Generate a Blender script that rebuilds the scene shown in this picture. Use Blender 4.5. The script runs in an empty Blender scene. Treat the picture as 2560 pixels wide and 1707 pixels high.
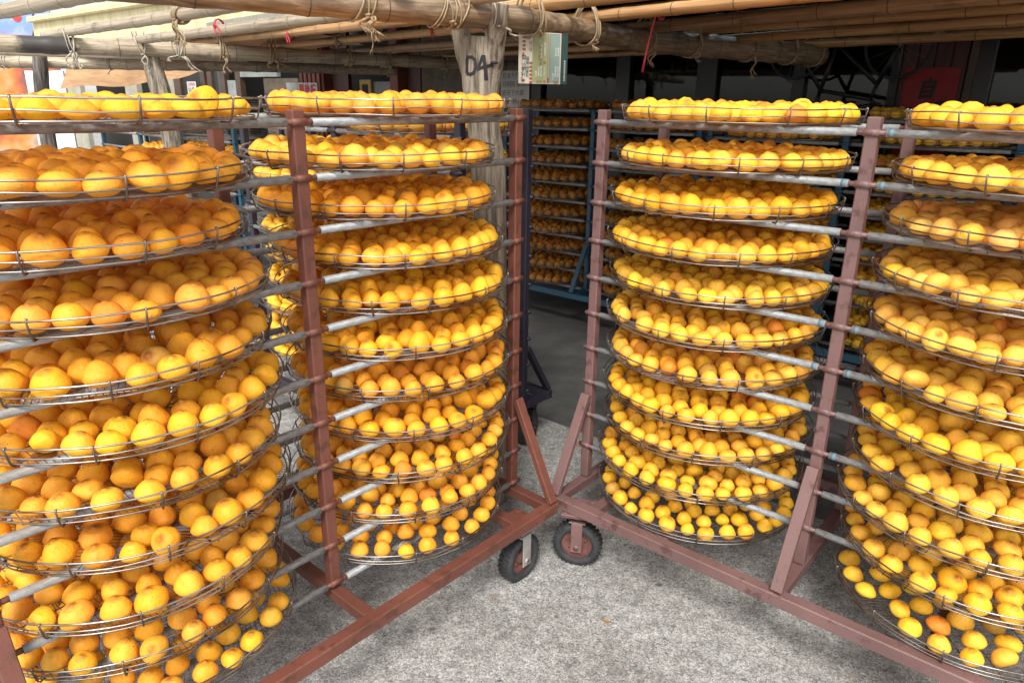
import bpy, math, random
import numpy as np
from mathutils import Matrix, Vector
from mathutils.bvhtree import BVHTree

random.seed(7)
RNG = np.random.default_rng(11)
SC = bpy.context.scene
COL = SC.collection
PI = math.pi

# ------------------------------------------------------------------ camera
F_PX, PITCH, ROLL = 1772.57, 0.3332, 0.0130
cp, sp = math.cos(PITCH), math.sin(PITCH)
cr, sr = math.cos(ROLL), math.sin(ROLL)
C_FW = np.array([0, cp, -sp]); _up = np.array([0, sp, cp]); _rt = np.array([1.0, 0, 0])
C_R = cr * _rt + sr * _up
C_U = -sr * _rt + cr * _up
CAM = np.array([0, 0, 1.6])
cd = bpy.data.cameras.new('camera'); cam = bpy.data.objects.new('camera', cd); COL.objects.link(cam)
cd.sensor_width = 36; cd.lens = F_PX / 2560 * 36; cd.clip_start = 0.05; cd.clip_end = 400
M = Matrix.Identity(4)
for i in range(3):
    M[i][0], M[i][1], M[i][2], M[i][3] = C_R[i], C_U[i], -C_FW[i], CAM[i]
cam.matrix_world = M
SC.camera = cam

def project(P):
    d = np.asarray(P) - CAM; z = d @ C_FW
    return np.stack([1280 + F_PX * (d @ C_R) / z, 853.5 - F_PX * (d @ C_U) / z], -1), z

# ------------------------------------------------------------------ world, sun, exposure
SUN_EL, SUN_AZ = math.radians(48), math.radians(188)     # azimuth from +Y, clockwise: behind the camera
w = bpy.data.worlds.new('World'); SC.world = w; w.use_nodes = True
wn, wl = w.node_tree.nodes, w.node_tree.links
bg = wn['Background']
sky = wn.new('ShaderNodeTexSky'); sky.sky_type = 'NISHITA'; sky.sun_disc = False
sky.sun_elevation = SUN_EL; sky.sun_rotation = SUN_AZ
sky.air_density = 1.0; sky.dust_density = 1.0; sky.ozone_density = 1.0
hs = wn.new('ShaderNodeHueSaturation'); hs.inputs['Saturation'].default_value = 0.14
wl.new(sky.outputs[0], hs.inputs['Color']); wl.new(hs.outputs[0], bg.inputs[0])
bg.inputs[1].default_value = 0.11
sl = bpy.data.lights.new('sun', 'SUN'); sl.energy = 2.0; sl.angle = math.radians(18); sl.color = (1.0, 0.96, 0.9)
so = bpy.data.objects.new('sun', sl); COL.objects.link(so)
sdir = Vector((math.sin(SUN_AZ) * math.cos(SUN_EL), math.cos(SUN_AZ) * math.cos(SUN_EL), math.sin(SUN_EL)))
so.rotation_euler = sdir.to_track_quat('Z', 'Y').to_euler(); so.location = (0, -5, 8)
SC.view_settings.view_transform = 'Standard'; SC.view_settings.look = 'None'
SC.view_settings.gamma = 1; SC.view_settings.exposure = 1.22
SC.view_settings.use_curve_mapping = False
SC.cycles.max_bounces = 8; SC.cycles.diffuse_bounces = 5; SC.cycles.transparent_max_bounces = 8

# ------------------------------------------------------------------ materials
def mat(name, col=(.5, .5, .5), rough=.6, metal=0.0):
    m = bpy.data.materials.new(name); m.use_nodes = True
    b = m.node_tree.nodes['Principled BSDF']
    b.inputs['Base Color'].default_value = (*col, 1); b.inputs['Roughness'].default_value = rough
    b.inputs['Metallic'].default_value = metal
    return m, m.node_tree.nodes, m.node_tree.links, b

def noise_node(n, l, scale, detail=4, rough=.55, coord='Object', stretch=None, vec=None):
    if vec is None:
        tc = n.new('ShaderNodeTexCoord'); vec = tc.outputs[coord]
    if stretch:
        mp = n.new('ShaderNodeMapping'); mp.inputs['Scale'].default_value = stretch
        l.new(vec, mp.inputs[0]); vec = mp.outputs[0]
    t = n.new('ShaderNodeTexNoise'); t.inputs['Scale'].default_value = scale
    t.inputs['Detail'].default_value = detail; t.inputs['Roughness'].default_value = rough
    l.new(vec, t.inputs['Vector'])
    return t.outputs[0], vec

def ramp(n, l, fac, stops):
    r = n.new('ShaderNodeValToRGB')
    while len(r.color_ramp.elements) < len(stops): r.color_ramp.elements.new(.5)
    for e, (p, c) in zip(r.color_ramp.elements, stops):
        e.position = p; e.color = (*c, 1) if len(c) == 3 else c
    l.new(fac, r.inputs[0]); return r.outputs[0]

def mix(n, l, fac, a, b, mode='MIX'):
    x = n.new('ShaderNodeMix'); x.data_type = 'RGBA'; x.blend_type = mode
    for s, v in ((0, fac), (6, a), (7, b)):
        if hasattr(v, 'is_output'): l.new(v, x.inputs[s])
        elif s == 0: x.inputs[0].default_value = v
        else: x.inputs[s].default_value = (*v, 1)
    return x.outputs[2]

def bump(n, l, b, height, strength=.3, dist=.01):
    k = n.new('ShaderNodeBump'); k.inputs['Strength'].default_value = strength
    k.inputs['Distance'].default_value = dist
    l.new(height, k.inputs['Height']); l.new(k.outputs[0], b.inputs['Normal'])

def painted_steel(name, c, rust=(.09, .035, .02), amount=.5, rough=.5):
    m, n, l, b = mat(name, c, rough)
    f, v = noise_node(n, l, 22, 6, .65)
    g, _ = noise_node(n, l, 150, 3, .6, vec=v)
    h, _ = noise_node(n, l, 5, 3, .5, vec=v)
    tone = mix(n, l, ramp(n, l, h, [(.35, (0, 0, 0)), (.7, (1, 1, 1))]), tuple(x * .82 for x in c), tuple(min(1, x * 1.2) for x in c))
    k = ramp(n, l, f, [(.66 - .16 * amount, (0, 0, 0)), (.74 - .12 * amount, (1, 1, 1))])
    k2 = ramp(n, l, g, [(.66, (0, 0, 0)), (.72, (.8, .8, .8))])
    a = mix(n, l, k, tone, rust)
    a = mix(n, l, k2, a, tuple(x * .35 for x in rust))
    l.new(a, b.inputs['Base Color'])
    bump(n, l, b, g, .35, .002)
    return m

M_RED = painted_steel('rust_red_paint', (.15, .05, .033), amount=.8, rough=.55)
M_RUSTRIM = painted_steel('rusty_rim', (.13, .05, .04), amount=.9, rough=.7)
M_MAUVE = painted_steel('mauve_paint', (.165, .09, .084), rust=(.09, .042, .036), amount=.6)
M_PURPLE = painted_steel('purple_paint', (.024, .021, .036), rust=(.03, .02, .02), amount=.2)
M_LILAC = painted_steel('lilac_paint', (.33, .33, .48), rust=(.1, .06, .06), amount=.2)
M_BLUE = painted_steel('blue_paint', (.02, .075, .12), rust=(.06, .05, .05), amount=.35)

def galv():
    m, n, l, b = mat('galvanised_pipe', (.4, .41, .41), .55, .15)
    f, v = noise_node(n, l, 90, 7, .8, stretch=(.4, 1, 1))
    g, _ = noise_node(n, l, 9, 3, .5, vec=v)
    a = ramp(n, l, f, [(.3, (.09, .085, .08)), (.46, (.22, .225, .225)), (.7, (.4, .41, .41))])
    k = ramp(n, l, g, [(.52, (0, 0, 0)), (.72, (.75, .75, .75))])
    l.new(mix(n, l, k, a, (.2, .15, .105)), b.inputs['Base Color'])
    bump(n, l, b, f, .08, .001)
    return m
M_PIPE = galv()

def wire():
    m, n, l, b = mat('tray_wire', (.4, .36, .32), .36, .8)
    f, v = noise_node(n, l, 7, 4)
    l.new(ramp(n, l, f, [(.4, (.13, .095, .07)), (.62, (.42, .4, .38))]), b.inputs['Base Color'])
    return m
M_WIRE = wire()

def fruit(name, from_object):
    m, n, l, b = mat(name, (.8, .4, .05), .42)
    if from_object:
        o = n.new('ShaderNodeObjectInfo'); base = o.outputs['Color']
    else:
        o = n.new('ShaderNodeAttribute'); o.attribute_name = 'fcol'; base = o.outputs['Color']
    tip = n.new('ShaderNodeAttribute'); tip.attribute_name = 'tip'
    geo = n.new('ShaderNodeNewGeometry'); P = geo.outputs['Position']
    f, _ = noise_node(n, l, 26, 4, .6, vec=P)
    g, _ = noise_node(n, l, 75, 5, .65, vec=P)
    s, _ = noise_node(n, l, 210, 2, .5, vec=P)
    d = mix(n, l, 1.0, base, (.86, .66, .5), 'MULTIPLY')
    y = mix(n, l, 1.0, base, (1.05, 1.13, 1.35), 'MULTIPLY')
    a = mix(n, l, ramp(n, l, f, [(.36, (0, 0, 0)), (.62, (1, 1, 1))]), base, y)
    a = mix(n, l, ramp(n, l, g, [(.57, (0, 0, 0)), (.72, (.7, .7, .7))]), a, d)
    a = mix(n, l, ramp(n, l, s, [(.70, (0, 0, 0)), (.735, (.85, .85, .85))]), a, (.13, .045, .01))
    tm = n.new('ShaderNodeMath'); tm.operation = 'MULTIPLY'
    tn = n.new('ShaderNodeMath'); tn.operation = 'MULTIPLY_ADD'
    l.new(g, tn.inputs[0]); tn.inputs[1].default_value = 2.2; tn.inputs[2].default_value = -.35
    l.new(tip.outputs['Fac'], tm.inputs[0]); l.new(tn.outputs[0], tm.inputs[1]); tm.use_clamp = True
    a = mix(n, l, tm.outputs[0], a, (.33, .085, .015))
    l.new(a, b.inputs['Base Color'])
    l.new(ramp(n, l, g, [(.3, (.48, .48, .48)), (.7, (.72, .72, .72))]), b.inputs['Roughness'])
    b.inputs['Specular IOR Level'].default_value = .38
    b.inputs['Subsurface Weight'].default_value = .06
    b.inputs['Subsurface Radius'].default_value = (.012, .005, .0015)
    b.inputs['Subsurface Scale'].default_value = 1.0
    bump(n, l, b, g, .4, .007)
    return m
M_FRUIT_O = fruit('persimmon_flesh', True)
M_FRUIT_S = fruit('persimmon_flesh_many', False)

def bamboo(name, lo, mid, hi, dirt):
    m, n, l, b = mat(name, mid, .42)
    f, v = noise_node(n, l, 30, 5, .6, stretch=(3, 3, .06))
    g, _ = noise_node(n, l, 5, 4, .6, vec=v)
    tc = n.new('ShaderNodeTexCoord')
    h, _ = noise_node(n, l, 3.2, 5, .65, vec=tc.outputs['Object'])
    a = ramp(n, l, f, [(.3, lo), (.5, mid), (.72, hi)])
    k = ramp(n, l, h, [(.56, (0, 0, 0)), (.68, (.85, .85, .85))])
    a = mix(n, l, k, a, dirt)
    l.new(a, b.inputs['Base Color'])
    bump(n, l, b, f, .2, .004)
    return m
M_BAMGREY = bamboo('bamboo_weathered', (.22, .165, .11), (.4, .32, .22), (.56, .49, .385), (.07, .06, .055))
M_BAMWARM = bamboo('bamboo_warm', (.2, .1, .04), (.42, .23, .095), (.58, .36, .17), (.12, .065, .035))
M_BAMDARK = bamboo('bamboo_dark', (.14, .085, .048), (.3, .19, .11), (.44, .31, .2), (.07, .05, .035))
M_BAMTAN = bamboo('bamboo_tan', (.1, .065, .04), (.21, .145, .088), (.36, .275, .19), (.06, .045, .035))
M_BAMSCORCH = bamboo('bamboo_scorched', (.22, .165, .11), (.4, .32, .22), (.56, .49, .385), (.07, .06, .055))
def scorch(m, z0, z1):
    n, l = m.node_tree.nodes, m.node_tree.links; b = n['Principled BSDF']; old = b.inputs['Base Color'].links[0].from_socket
    tc = n.new('ShaderNodeTexCoord'); sx = n.new('ShaderNodeSeparateXYZ'); l.new(tc.outputs['Object'], sx.inputs[0])
    f, _ = noise_node(n, l, 14, 5, .65, vec=tc.outputs['Object'])
    a = n.new('ShaderNodeMath'); a.operation = 'MULTIPLY_ADD'; l.new(f, a.inputs[0]); a.inputs[1].default_value = .22; l.new(sx.outputs[2], a.inputs[2])
    mr = n.new('ShaderNodeMapRange'); mr.interpolation_type = 'SMOOTHSTEP'; l.new(a.outputs[0], mr.inputs[0]); mr.inputs[1].default_value = z0; mr.inputs[2].default_value = z0 + .1
    m2 = n.new('ShaderNodeMapRange'); m2.interpolation_type = 'SMOOTHSTEP'; l.new(a.outputs[0], m2.inputs[0]); m2.inputs[1].default_value = z1; m2.inputs[2].default_value = z1 - .05
    k = n.new('ShaderNodeMath'); k.operation = 'MULTIPLY'; l.new(mr.outputs[0], k.inputs[0]); l.new(m2.outputs[0], k.inputs[1])
    k2 = n.new('ShaderNodeMath'); k2.operation = 'MULTIPLY'; l.new(k.outputs[0], k2.inputs[0]); k2.inputs[1].default_value = .92
    l.new(mix(n, l, k2.outputs[0], old, (.03, .03, .034)), b.inputs['Base Color'])
scorch(M_BAMSCORCH, 1.42, 1.78)
M_NODE, *_ = mat('bamboo_node', (.09, .06, .04), .7)
M_ROPE = bamboo('jute_rope', (.2, .14, .07), (.32, .23, .13), (.44, .34, .21), (.16, .11, .06))
M_ROPEGREY = bamboo('jute_rope_faded', (.3, .26, .2), (.46, .41, .33), (.6, .55, .46), (.25, .21, .16))
M_REDTIE, *_ = mat('red_plastic_tie', (.45, .03, .05), .4)

def trunk(name, lo, mid, hi):
    m, n, l, b = mat(name, mid, .85)
    f, v = noise_node(n, l, 28, 8, .7, stretch=(2.2, 2.2, .14))
    g, _ = noise_node(n, l, 3.0, 4, .6, vec=v)
    a = ramp(n, l, f, [(.3, tuple(x * .4 for x in lo)), (.42, lo), (.52, mid), (.68, hi)])
    k = ramp(n, l, g, [(.45, (0, 0, 0)), (.7, (.55, .55, .55))])
    l.new(mix(n, l, k, a, (.3, .19, .1)), b.inputs['Base Color'])
    bump(n, l, b, f, .7, .012)
    return m
M_TRUNK = trunk('bare_timber', (.11, .09, .066), (.27, .23, .175), (.42, .375, .3))
M_BARK = trunk('dark_bark', (.06, .05, .045), (.14, .12, .11), (.3, .28, .26))

def concrete():
    m, n, l, b = mat('worn_concrete', (.4, .4, .38), .85)
    tc = n.new('ShaderNodeTexCoord'); v = tc.outputs['Object']
    big, _ = noise_node(n, l, 2.3, 5, .6, vec=v)
    fine, _ = noise_node(n, l, 190, 6, .8, vec=v)
    mid_, _ = noise_node(n, l, 24, 5, .65, vec=v)
    wv = n.new('ShaderNodeVectorMath'); wv.operation = 'MULTIPLY_ADD'
    fc = n.new('ShaderNodeTexNoise'); fc.inputs['Scale'].default_value = 60; fc.inputs['Detail'].default_value = 3; l.new(v, fc.inputs['Vector'])
    l.new(fc.outputs['Color'], wv.inputs[0]); wv.inputs[1].default_value = (.02, .02, .02); l.new(v, wv.inputs[2])
    gr = n.new('ShaderNodeTexVoronoi'); gr.inputs['Scale'].default_value = 230; l.new(wv.outputs[0], gr.inputs['Vector'])
    gs = n.new('ShaderNodeSeparateColor'); l.new(gr.outputs['Color'], gs.inputs[0])
    g2 = n.new('ShaderNodeMath'); g2.operation = 'MULTIPLY_ADD'; l.new(fine, g2.inputs[0]); g2.inputs[1].default_value = .8
    g3 = n.new('ShaderNodeMath'); g3.operation = 'MULTIPLY_ADD'; l.new(mid_, g3.inputs[0]); g3.inputs[1].default_value = .3; g3.inputs[2].default_value = -.44
    l.new(g3.outputs[0], g2.inputs[2])
    g4 = n.new('ShaderNodeMath'); g4.operation = 'MULTIPLY_ADD'; l.new(gs.outputs[0], g4.inputs[0]); g4.inputs[1].default_value = .52; l.new(g2.outputs[0], g4.inputs[2])
    a = ramp(n, l, g4.outputs[0], [(.08, (.14, .138, .13)), (.28, (.27, .267, .252)), (.5, (.41, .408, .392)), (.74, (.64, .638, .622))])
    k = ramp(n, l, mid_, [(.35, (.75, .75, .75)), (.66, (1.05, 1.05, 1.05))])
    a = mix(n, l, 1.0, a, k, 'MULTIPLY')
    k = ramp(n, l, big, [(.32, (.72, .71, .69)), (.58, (1.08, 1.08, 1.08))])
    a = mix(n, l, 1.0, a, k, 'MULTIPLY')
    # exposed pebbles: a scatter of flat grey and brown stones
    for sc, thr, gain, stones in ((17, .66, .75, [(0, (.07, .085, .095)), (.45, (.18, .18, .17)), (.8, (.26, .21, .16)), (1, (.12, .14, .15))]),
                            (36, .62, .62, [(0, (.1, .11, .115)), (.5, (.22, .21, .19)), (1, (.15, .13, .11))])):
        mp = n.new('ShaderNodeMapping'); mp.inputs['Scale'].default_value = (1, 1.5, 1); mp.inputs['Rotation'].default_value = (0, 0, sc)
        l.new(v, mp.inputs[0])
        vo = n.new('ShaderNodeTexVoronoi'); vo.inputs['Scale'].default_value = sc; l.new(mp.outputs[0], vo.inputs['Vector'])
        cs = n.new('ShaderNodeSeparateColor'); l.new(vo.outputs['Color'], cs.inputs[0])
        on = n.new('ShaderNodeMath'); on.operation = 'MULTIPLY_ADD'   # smaller threshold per cell: not every cell holds a stone
        l.new(cs.outputs[0], on.inputs[0]); on.inputs[1].default_value = gain; on.inputs[2].default_value = -thr * gain
        wob = n.new('ShaderNodeMath'); wob.operation = 'MULTIPLY_ADD'
        l.new(fine, wob.inputs[0]); wob.inputs[1].default_value = .35; l.new(vo.outputs['Distance'], wob.inputs[2])
        sh = n.new('ShaderNodeMath'); sh.operation = 'SUBTRACT'; l.new(wob.outputs[0], sh.inputs[0]); sh.inputs[1].default_value = .175
        lt = n.new('ShaderNodeMath'); lt.operation = 'LESS_THAN'; l.new(sh.outputs[0], lt.inputs[0]); l.new(on.outputs[0], lt.inputs[1])
        a = mix(n, l, lt.outputs[0], a, ramp(n, l, cs.outputs[1], stones))
    l.new(a, b.inputs['Base Color'])
    bump(n, l, b, fine, .5, .006)
    return m
M_CONC = concrete()

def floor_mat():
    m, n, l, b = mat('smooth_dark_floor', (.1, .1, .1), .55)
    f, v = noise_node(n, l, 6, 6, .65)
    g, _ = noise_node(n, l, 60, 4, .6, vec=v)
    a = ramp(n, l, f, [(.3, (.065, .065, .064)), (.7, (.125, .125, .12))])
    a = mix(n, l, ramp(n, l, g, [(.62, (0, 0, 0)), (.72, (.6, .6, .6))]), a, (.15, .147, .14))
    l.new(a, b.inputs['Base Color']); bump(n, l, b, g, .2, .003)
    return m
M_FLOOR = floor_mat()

def worn(name, c, c2, rough=.6, scale=8, stretch=None, metal=0):
    m, n, l, b = mat(name, c, rough, metal)
    f, v = noise_node(n, l, scale, 6, .65, stretch=stretch)
    l.new(ramp(n, l, f, [(.35, c2), (.62, c)]), b.inputs['Base Color'])
    bump(n, l, b, f, .15, .004)
    return m
M_TYRE = worn('black_rubber', (.035, .037, .04), (.016, .016, .017), .75, 30)
M_CREAM = worn('cream_sheet_metal', (.78, .7, .42), (.6, .5, .26), .5, 3, (6, 6, .5))
M_SIDING = worn('pale_green_boards', (.62, .66, .52), (.42, .45, .34), .7, 4, (8, 8, .5))
M_WALL = worn('dim_cream_wall', (.42, .4, .32), (.3, .28, .22), .85, 4)
M_GREYWALL = worn('grey_wall_sheet', (.3, .32, .31), (.2, .21, .2), .8, 4)
M_BROWNWALL = worn('brown_wall_cloth', (.16, .13, .1), (.1, .08, .06), .9, 10)
M_ROOF = worn('roof_sheet', (.06, .053, .046), (.035, .03, .027), .8, 3)
M_DOOR = worn('dark_red_boards', (.09, .025, .022), (.05, .014, .013), .5, 6, (6, 6, .4))
M_REDCOL = worn('red_brown_column', (.26, .07, .045), (.16, .045, .03), .6, 7, (5, 5, .6))
M_FRAME, *_ = mat('black_window_frame', (.012, .012, .013), .35)
M_FRAMEBR = worn('brown_door_frame', (.09, .05, .032), (.05, .03, .02), .5, 8)
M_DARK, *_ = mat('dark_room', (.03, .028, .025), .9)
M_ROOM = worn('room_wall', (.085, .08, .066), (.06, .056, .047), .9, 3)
M_PAPER = worn('white_paper', (.62, .6, .57), (.5, .48, .45), .8, 5)
M_WHITE = worn('white_board', (.8, .82, .84), (.7, .73, .77), .6, 3)
M_REDPAPER = worn('red_paper', (.3, .01, .012), (.2, .006, .008), .55, 14)
M_INK, *_ = mat('black_ink', (.012, .012, .012), .6)
M_REDINK, *_ = mat('red_ink', (.5, .02, .03), .6)
M_TARP = worn('brown_canvas', (.5, .3, .15), (.32, .19, .1), .8, 6, (1, 1, 3))
M_CANVAS2 = worn('salmon_awning_canvas', (.55, .3, .17), (.42, .22, .13), .8, 4)
M_PLANK = worn('grey_plank', (.36, .34, .28), (.24, .22, .18), .8, 20, (8, 8, .3))
M_CYCLE, *_ = mat('black_cycle_paint', (.015, .015, .016), .4)
M_GOLD = worn('gilt_frame', (.5, .33, .05), (.35, .22, .03), .5, 8)

def glass():
    m = bpy.data.materials.new('window_glass'); m.use_nodes = True
    n, l = m.node_tree.nodes, m.node_tree.links
    n.remove(n['Principled BSDF'])
    t = n.new('ShaderNodeBsdfTransparent'); t.inputs[0].default_value = (.5, .52, .48, 1)
    g = n.new('ShaderNodeBsdfGlossy'); g.inputs['Roughness'].default_value = .02
    fr = n.new('ShaderNodeFresnel'); fr.inputs[0].default_value = 1.3
    mx = n.new('ShaderNodeMixShader'); l.new(fr.outputs[0], mx.inputs[0]); l.new(t.outputs[0], mx.inputs[1]); l.new(g.outputs[0], mx.inputs[2])
    l.new(mx.outputs[0], n['Material Output'].inputs[0])
    return m
M_GLASS = glass()
def flat(name, c, r=.6): return mat(name, c, r)[0]

# ------------------------------------------------------------------ mesh helpers
class MB:
    def __init__(s): s.v, s.f, s.n, s.sm = [], [], 0, []
    def add(s, v, f, smooth=False):
        v = np.asarray(v, float); s.v.append(v)
        s.f += [tuple(int(i) + s.n for i in q) for q in f]; s.sm += [smooth] * len(f); s.n += len(v); return s
    def box(s, c, size, rot=None, bev=0.0):
        h = np.array(size) / 2
        if bev > 0:
            b = min(bev, min(h) * .45); v = []; idx = {}
            for sx in (-1, 1):
                for sy in (-1, 1):
                    for sz in (-1, 1):
                        for a in range(3):
                            p = np.array([sx, sy, sz]) * (h - b); p[a] = (sx, sy, sz)[a] * h[a]
                            idx[(sx, sy, sz, a)] = len(v); v.append(p)
            f = []
            for a in range(3):
                o = [i for i in range(3) if i != a]
                for sg in (-1, 1):
                    q = []
                    for s1, s2 in ((-1, -1), (1, -1), (1, 1), (-1, 1)):
                        k = [0, 0, 0]; k[a] = sg; k[o[0]] = s1; k[o[1]] = s2; q.append(idx[(*k, a)])
                    f.append(q)
            for a in range(3):                      # edges along axis a
                o = [i for i in range(3) if i != a]
                for s1 in (-1, 1):
                    for s2 in (-1, 1):
                        q = []
                        for sg, ax in ((-1, o[0]), (1, o[0]), (1, o[1]), (-1, o[1])):
                            k = [0, 0, 0]; k[a] = sg; k[o[0]] = s1; k[o[1]] = s2; q.append(idx[(*k, ax)])
                        f.append(q)
            for sx in (-1, 1):
                for sy in (-1, 1):
                    for sz in (-1, 1): f.append([idx[(sx, sy, sz, a)] for a in range(3)])
            v = np.array(v)
            g = []
            for q in f:                              # outward winding
                p = v[q]; nn = np.cross(p[1] - p[0], p[2] - p[0])
                g.append(q if nn @ p.mean(0) > 0 else q[::-1])
            f = g
        else:
            v = np.array([[x, y, z] for x in (-1, 1) for y in (-1, 1) for z in (-1, 1)]) * h
            f = [(0, 1, 3, 2), (4, 6, 7, 5), (0, 4, 5, 1), (2, 3, 7, 6), (0, 2, 6, 4), (1, 5, 7, 3)]
        if rot is not None: v = v @ np.array(rot).T
        return s.add(v + np.array(c), f)
    def tube(s, pts, r, seg=8, closed=False, cap=True, smooth=True):
        P = np.asarray(pts, float); N = len(P)
        R = np.broadcast_to(np.asarray(r, float), (N,))
        T = (np.roll(P, -1, 0) - np.roll(P, 1, 0)) if closed else np.gradient(P, axis=0)
        T /= np.linalg.norm(T, axis=1, keepdims=True) + 1e-12
        ref = np.array([0, 0, 1.0]) if abs(T[0][2]) < .9 else np.array([1.0, 0, 0])
        u = np.cross(T[0], ref); u /= np.linalg.norm(u)
        rings = []; a = np.arange(seg) * 2 * PI / seg
        for i in range(N):
            u = u - T[i] * (u @ T[i]); u /= np.linalg.norm(u); v2 = np.cross(T[i], u)
            rings.append(P[i] + R[i] * (np.cos(a)[:, None] * u + np.sin(a)[:, None] * v2))
        f = []
        for i in range(N if closed else N - 1):
            j = (i + 1) % N
            for k in range(seg):
                k2 = (k + 1) % seg; f.append((i * seg + k, i * seg + k2, j * seg + k2, j * seg + k))
        if cap and not closed:
            f.append(tuple(range(seg))[::-1]); f.append(tuple((N - 1) * seg + k for k in range(seg)))
        return s.add(np.concatenate(rings), f, smooth)
    def lathe(s, prof, seg=24, axis='z'):
        prof = np.asarray(prof, float); a = np.arange(seg) * 2 * PI / seg; n = len(prof); v = []
        for r, z in prof: v.append(np.stack([r * np.cos(a), r * np.sin(a), np.full(seg, z)], -1))
        v = np.concatenate(v); f = []
        for i in range(n - 1):
            for k in range(seg):
                k2 = (k + 1) % seg; f.append((i * seg + k, i * seg + k2, (i + 1) * seg + k2, (i + 1) * seg + k))
        if axis == 'x': v = v[:, [2, 0, 1]]
        if axis == 'y': v = v[:, [1, 2, 0]]
        return s.add(v, f, True)
    def quad(s, a, b, c, d): return s.add([a, b, c, d], [(0, 1, 2, 3)])
    def mesh(s, name, m):
        me = bpy.data.meshes.new(name); me.from_pydata(np.concatenate(s.v).tolist(), [], s.f)
        me.polygons.foreach_set('use_smooth', s.sm)
        if m is not None: me.materials.append(m)
        me.update(); return me
    def build(s, name, m, parent=None, **props): return put(name, s.mesh(name, m), parent, **props)

def put(name, me, parent=None, loc=None, rot=None, **props):
    o = bpy.data.objects.new(name, me); COL.objects.link(o)
    if parent is not None: o.parent = parent
    if loc is not None: o.location = loc
    if rot is not None: o.rotation_euler = rot
    for k, v in props.items(): o[k] = v
    return o
def thing(name, label, cat, loc=(0, 0, 0), rotz=0.0, group=None):
    o = put(name, None, None, loc, (0, 0, rotz), label=label, category=cat); o.empty_display_size = .1
    if group: o['group'] = group
    return o
def tag(o, label, cat, group=None):
    o['label'] = label; o['category'] = cat
    if group: o['group'] = group
    return o
def structure(o): o['kind'] = 'structure'; return o
ORD = ['topmost', 'second', 'third', 'fourth', 'fifth', 'sixth', 'seventh', 'eighth', 'ninth', 'tenth', 'lowest']
NTH = ['first', 'second', 'third', 'fourth', 'fifth', 'sixth', 'seventh', 'eighth', 'ninth', 'tenth', 'eleventh', 'twelfth', 'thirteenth', 'fourteenth', 'fifteenth', 'sixteenth', 'seventeenth', 'eighteenth', 'nineteenth', 'twentieth']

def text_mesh(body, size, bold=0.0):
    c = bpy.data.curves.new('glyph', 'FONT'); c.body = body; c.size = size; c.offset = bold; c.resolution_u = 3
    c.align_x = 'LEFT'
    o = bpy.data.objects.new('glyph', c); COL.objects.link(o)
    dg = bpy.context.evaluated_depsgraph_get()
    me = bpy.data.meshes.new_from_object(o.evaluated_get(dg))
    v = np.array([tuple(x.co) for x in me.vertices]); f = [tuple(p.vertices) for p in me.polygons]
    bpy.data.objects.remove(o); bpy.data.curves.remove(c); bpy.data.meshes.remove(me)
    return v, f
def text_on(mb, body, size, org, u, v, bold=0.0):
    """lay a line of lettering on a plane: org, u = reading direction, v = up of the letters"""
    V, f = text_mesh(body, size, bold)
    if len(V) == 0: return
    org, u, v = (np.asarray(x, float) for x in (org, u, v))
    mb.add(org + V[:, :1] * u + V[:, 1:2] * v, f)

# ------------------------------------------------------------------ the ground
g = MB(); g.quad((-60, -60, 0), (60, -60, 0), (60, 60, 0), (-60, 60, 0))
structure(g.build('concrete_yard', M_CONC))
# wall frame of the building: origin FO, T along the wall (to the right and nearer), N into the building
AR, AL = p_R, p_L = -0.7009, 0.8435
WT = np.array([math.cos(AR), math.sin(AR), 0]); WN = np.array([-math.sin(AR), math.cos(AR), 0]); FO = np.array([.93, 6.18, 0])
def wp(s, n, z): return FO + WT * s + WN * n + np.array([0, 0, z])
WROT = np.stack([WT, WN, [0, 0, 1]], 1)
def wbox(mb, s0, s1, n0, n1, z0, z1, bev=0):
    return mb.box(wp((s0 + s1) / 2, (n0 + n1) / 2, (z0 + z1) / 2), (s1 - s0, n1 - n0, z1 - z0), WROT, bev)
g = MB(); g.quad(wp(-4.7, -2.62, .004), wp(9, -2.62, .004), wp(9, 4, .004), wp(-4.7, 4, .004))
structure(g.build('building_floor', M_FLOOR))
g = MB()
for s0, s1 in ((-.1, -.02), (.02, .2), (.22, .31)):
    g.quad(wp(s0 + 1.62, -2.75, .004), wp(s1 + 1.62, -2.75, .004), wp(s1 + 1.62, -2.735, .004), wp(s0 + 1.62, -2.735, .004))
structure(g.build('painted_floor_line', flat('orange_floor_paint', (.5, .2, .04))))

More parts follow.
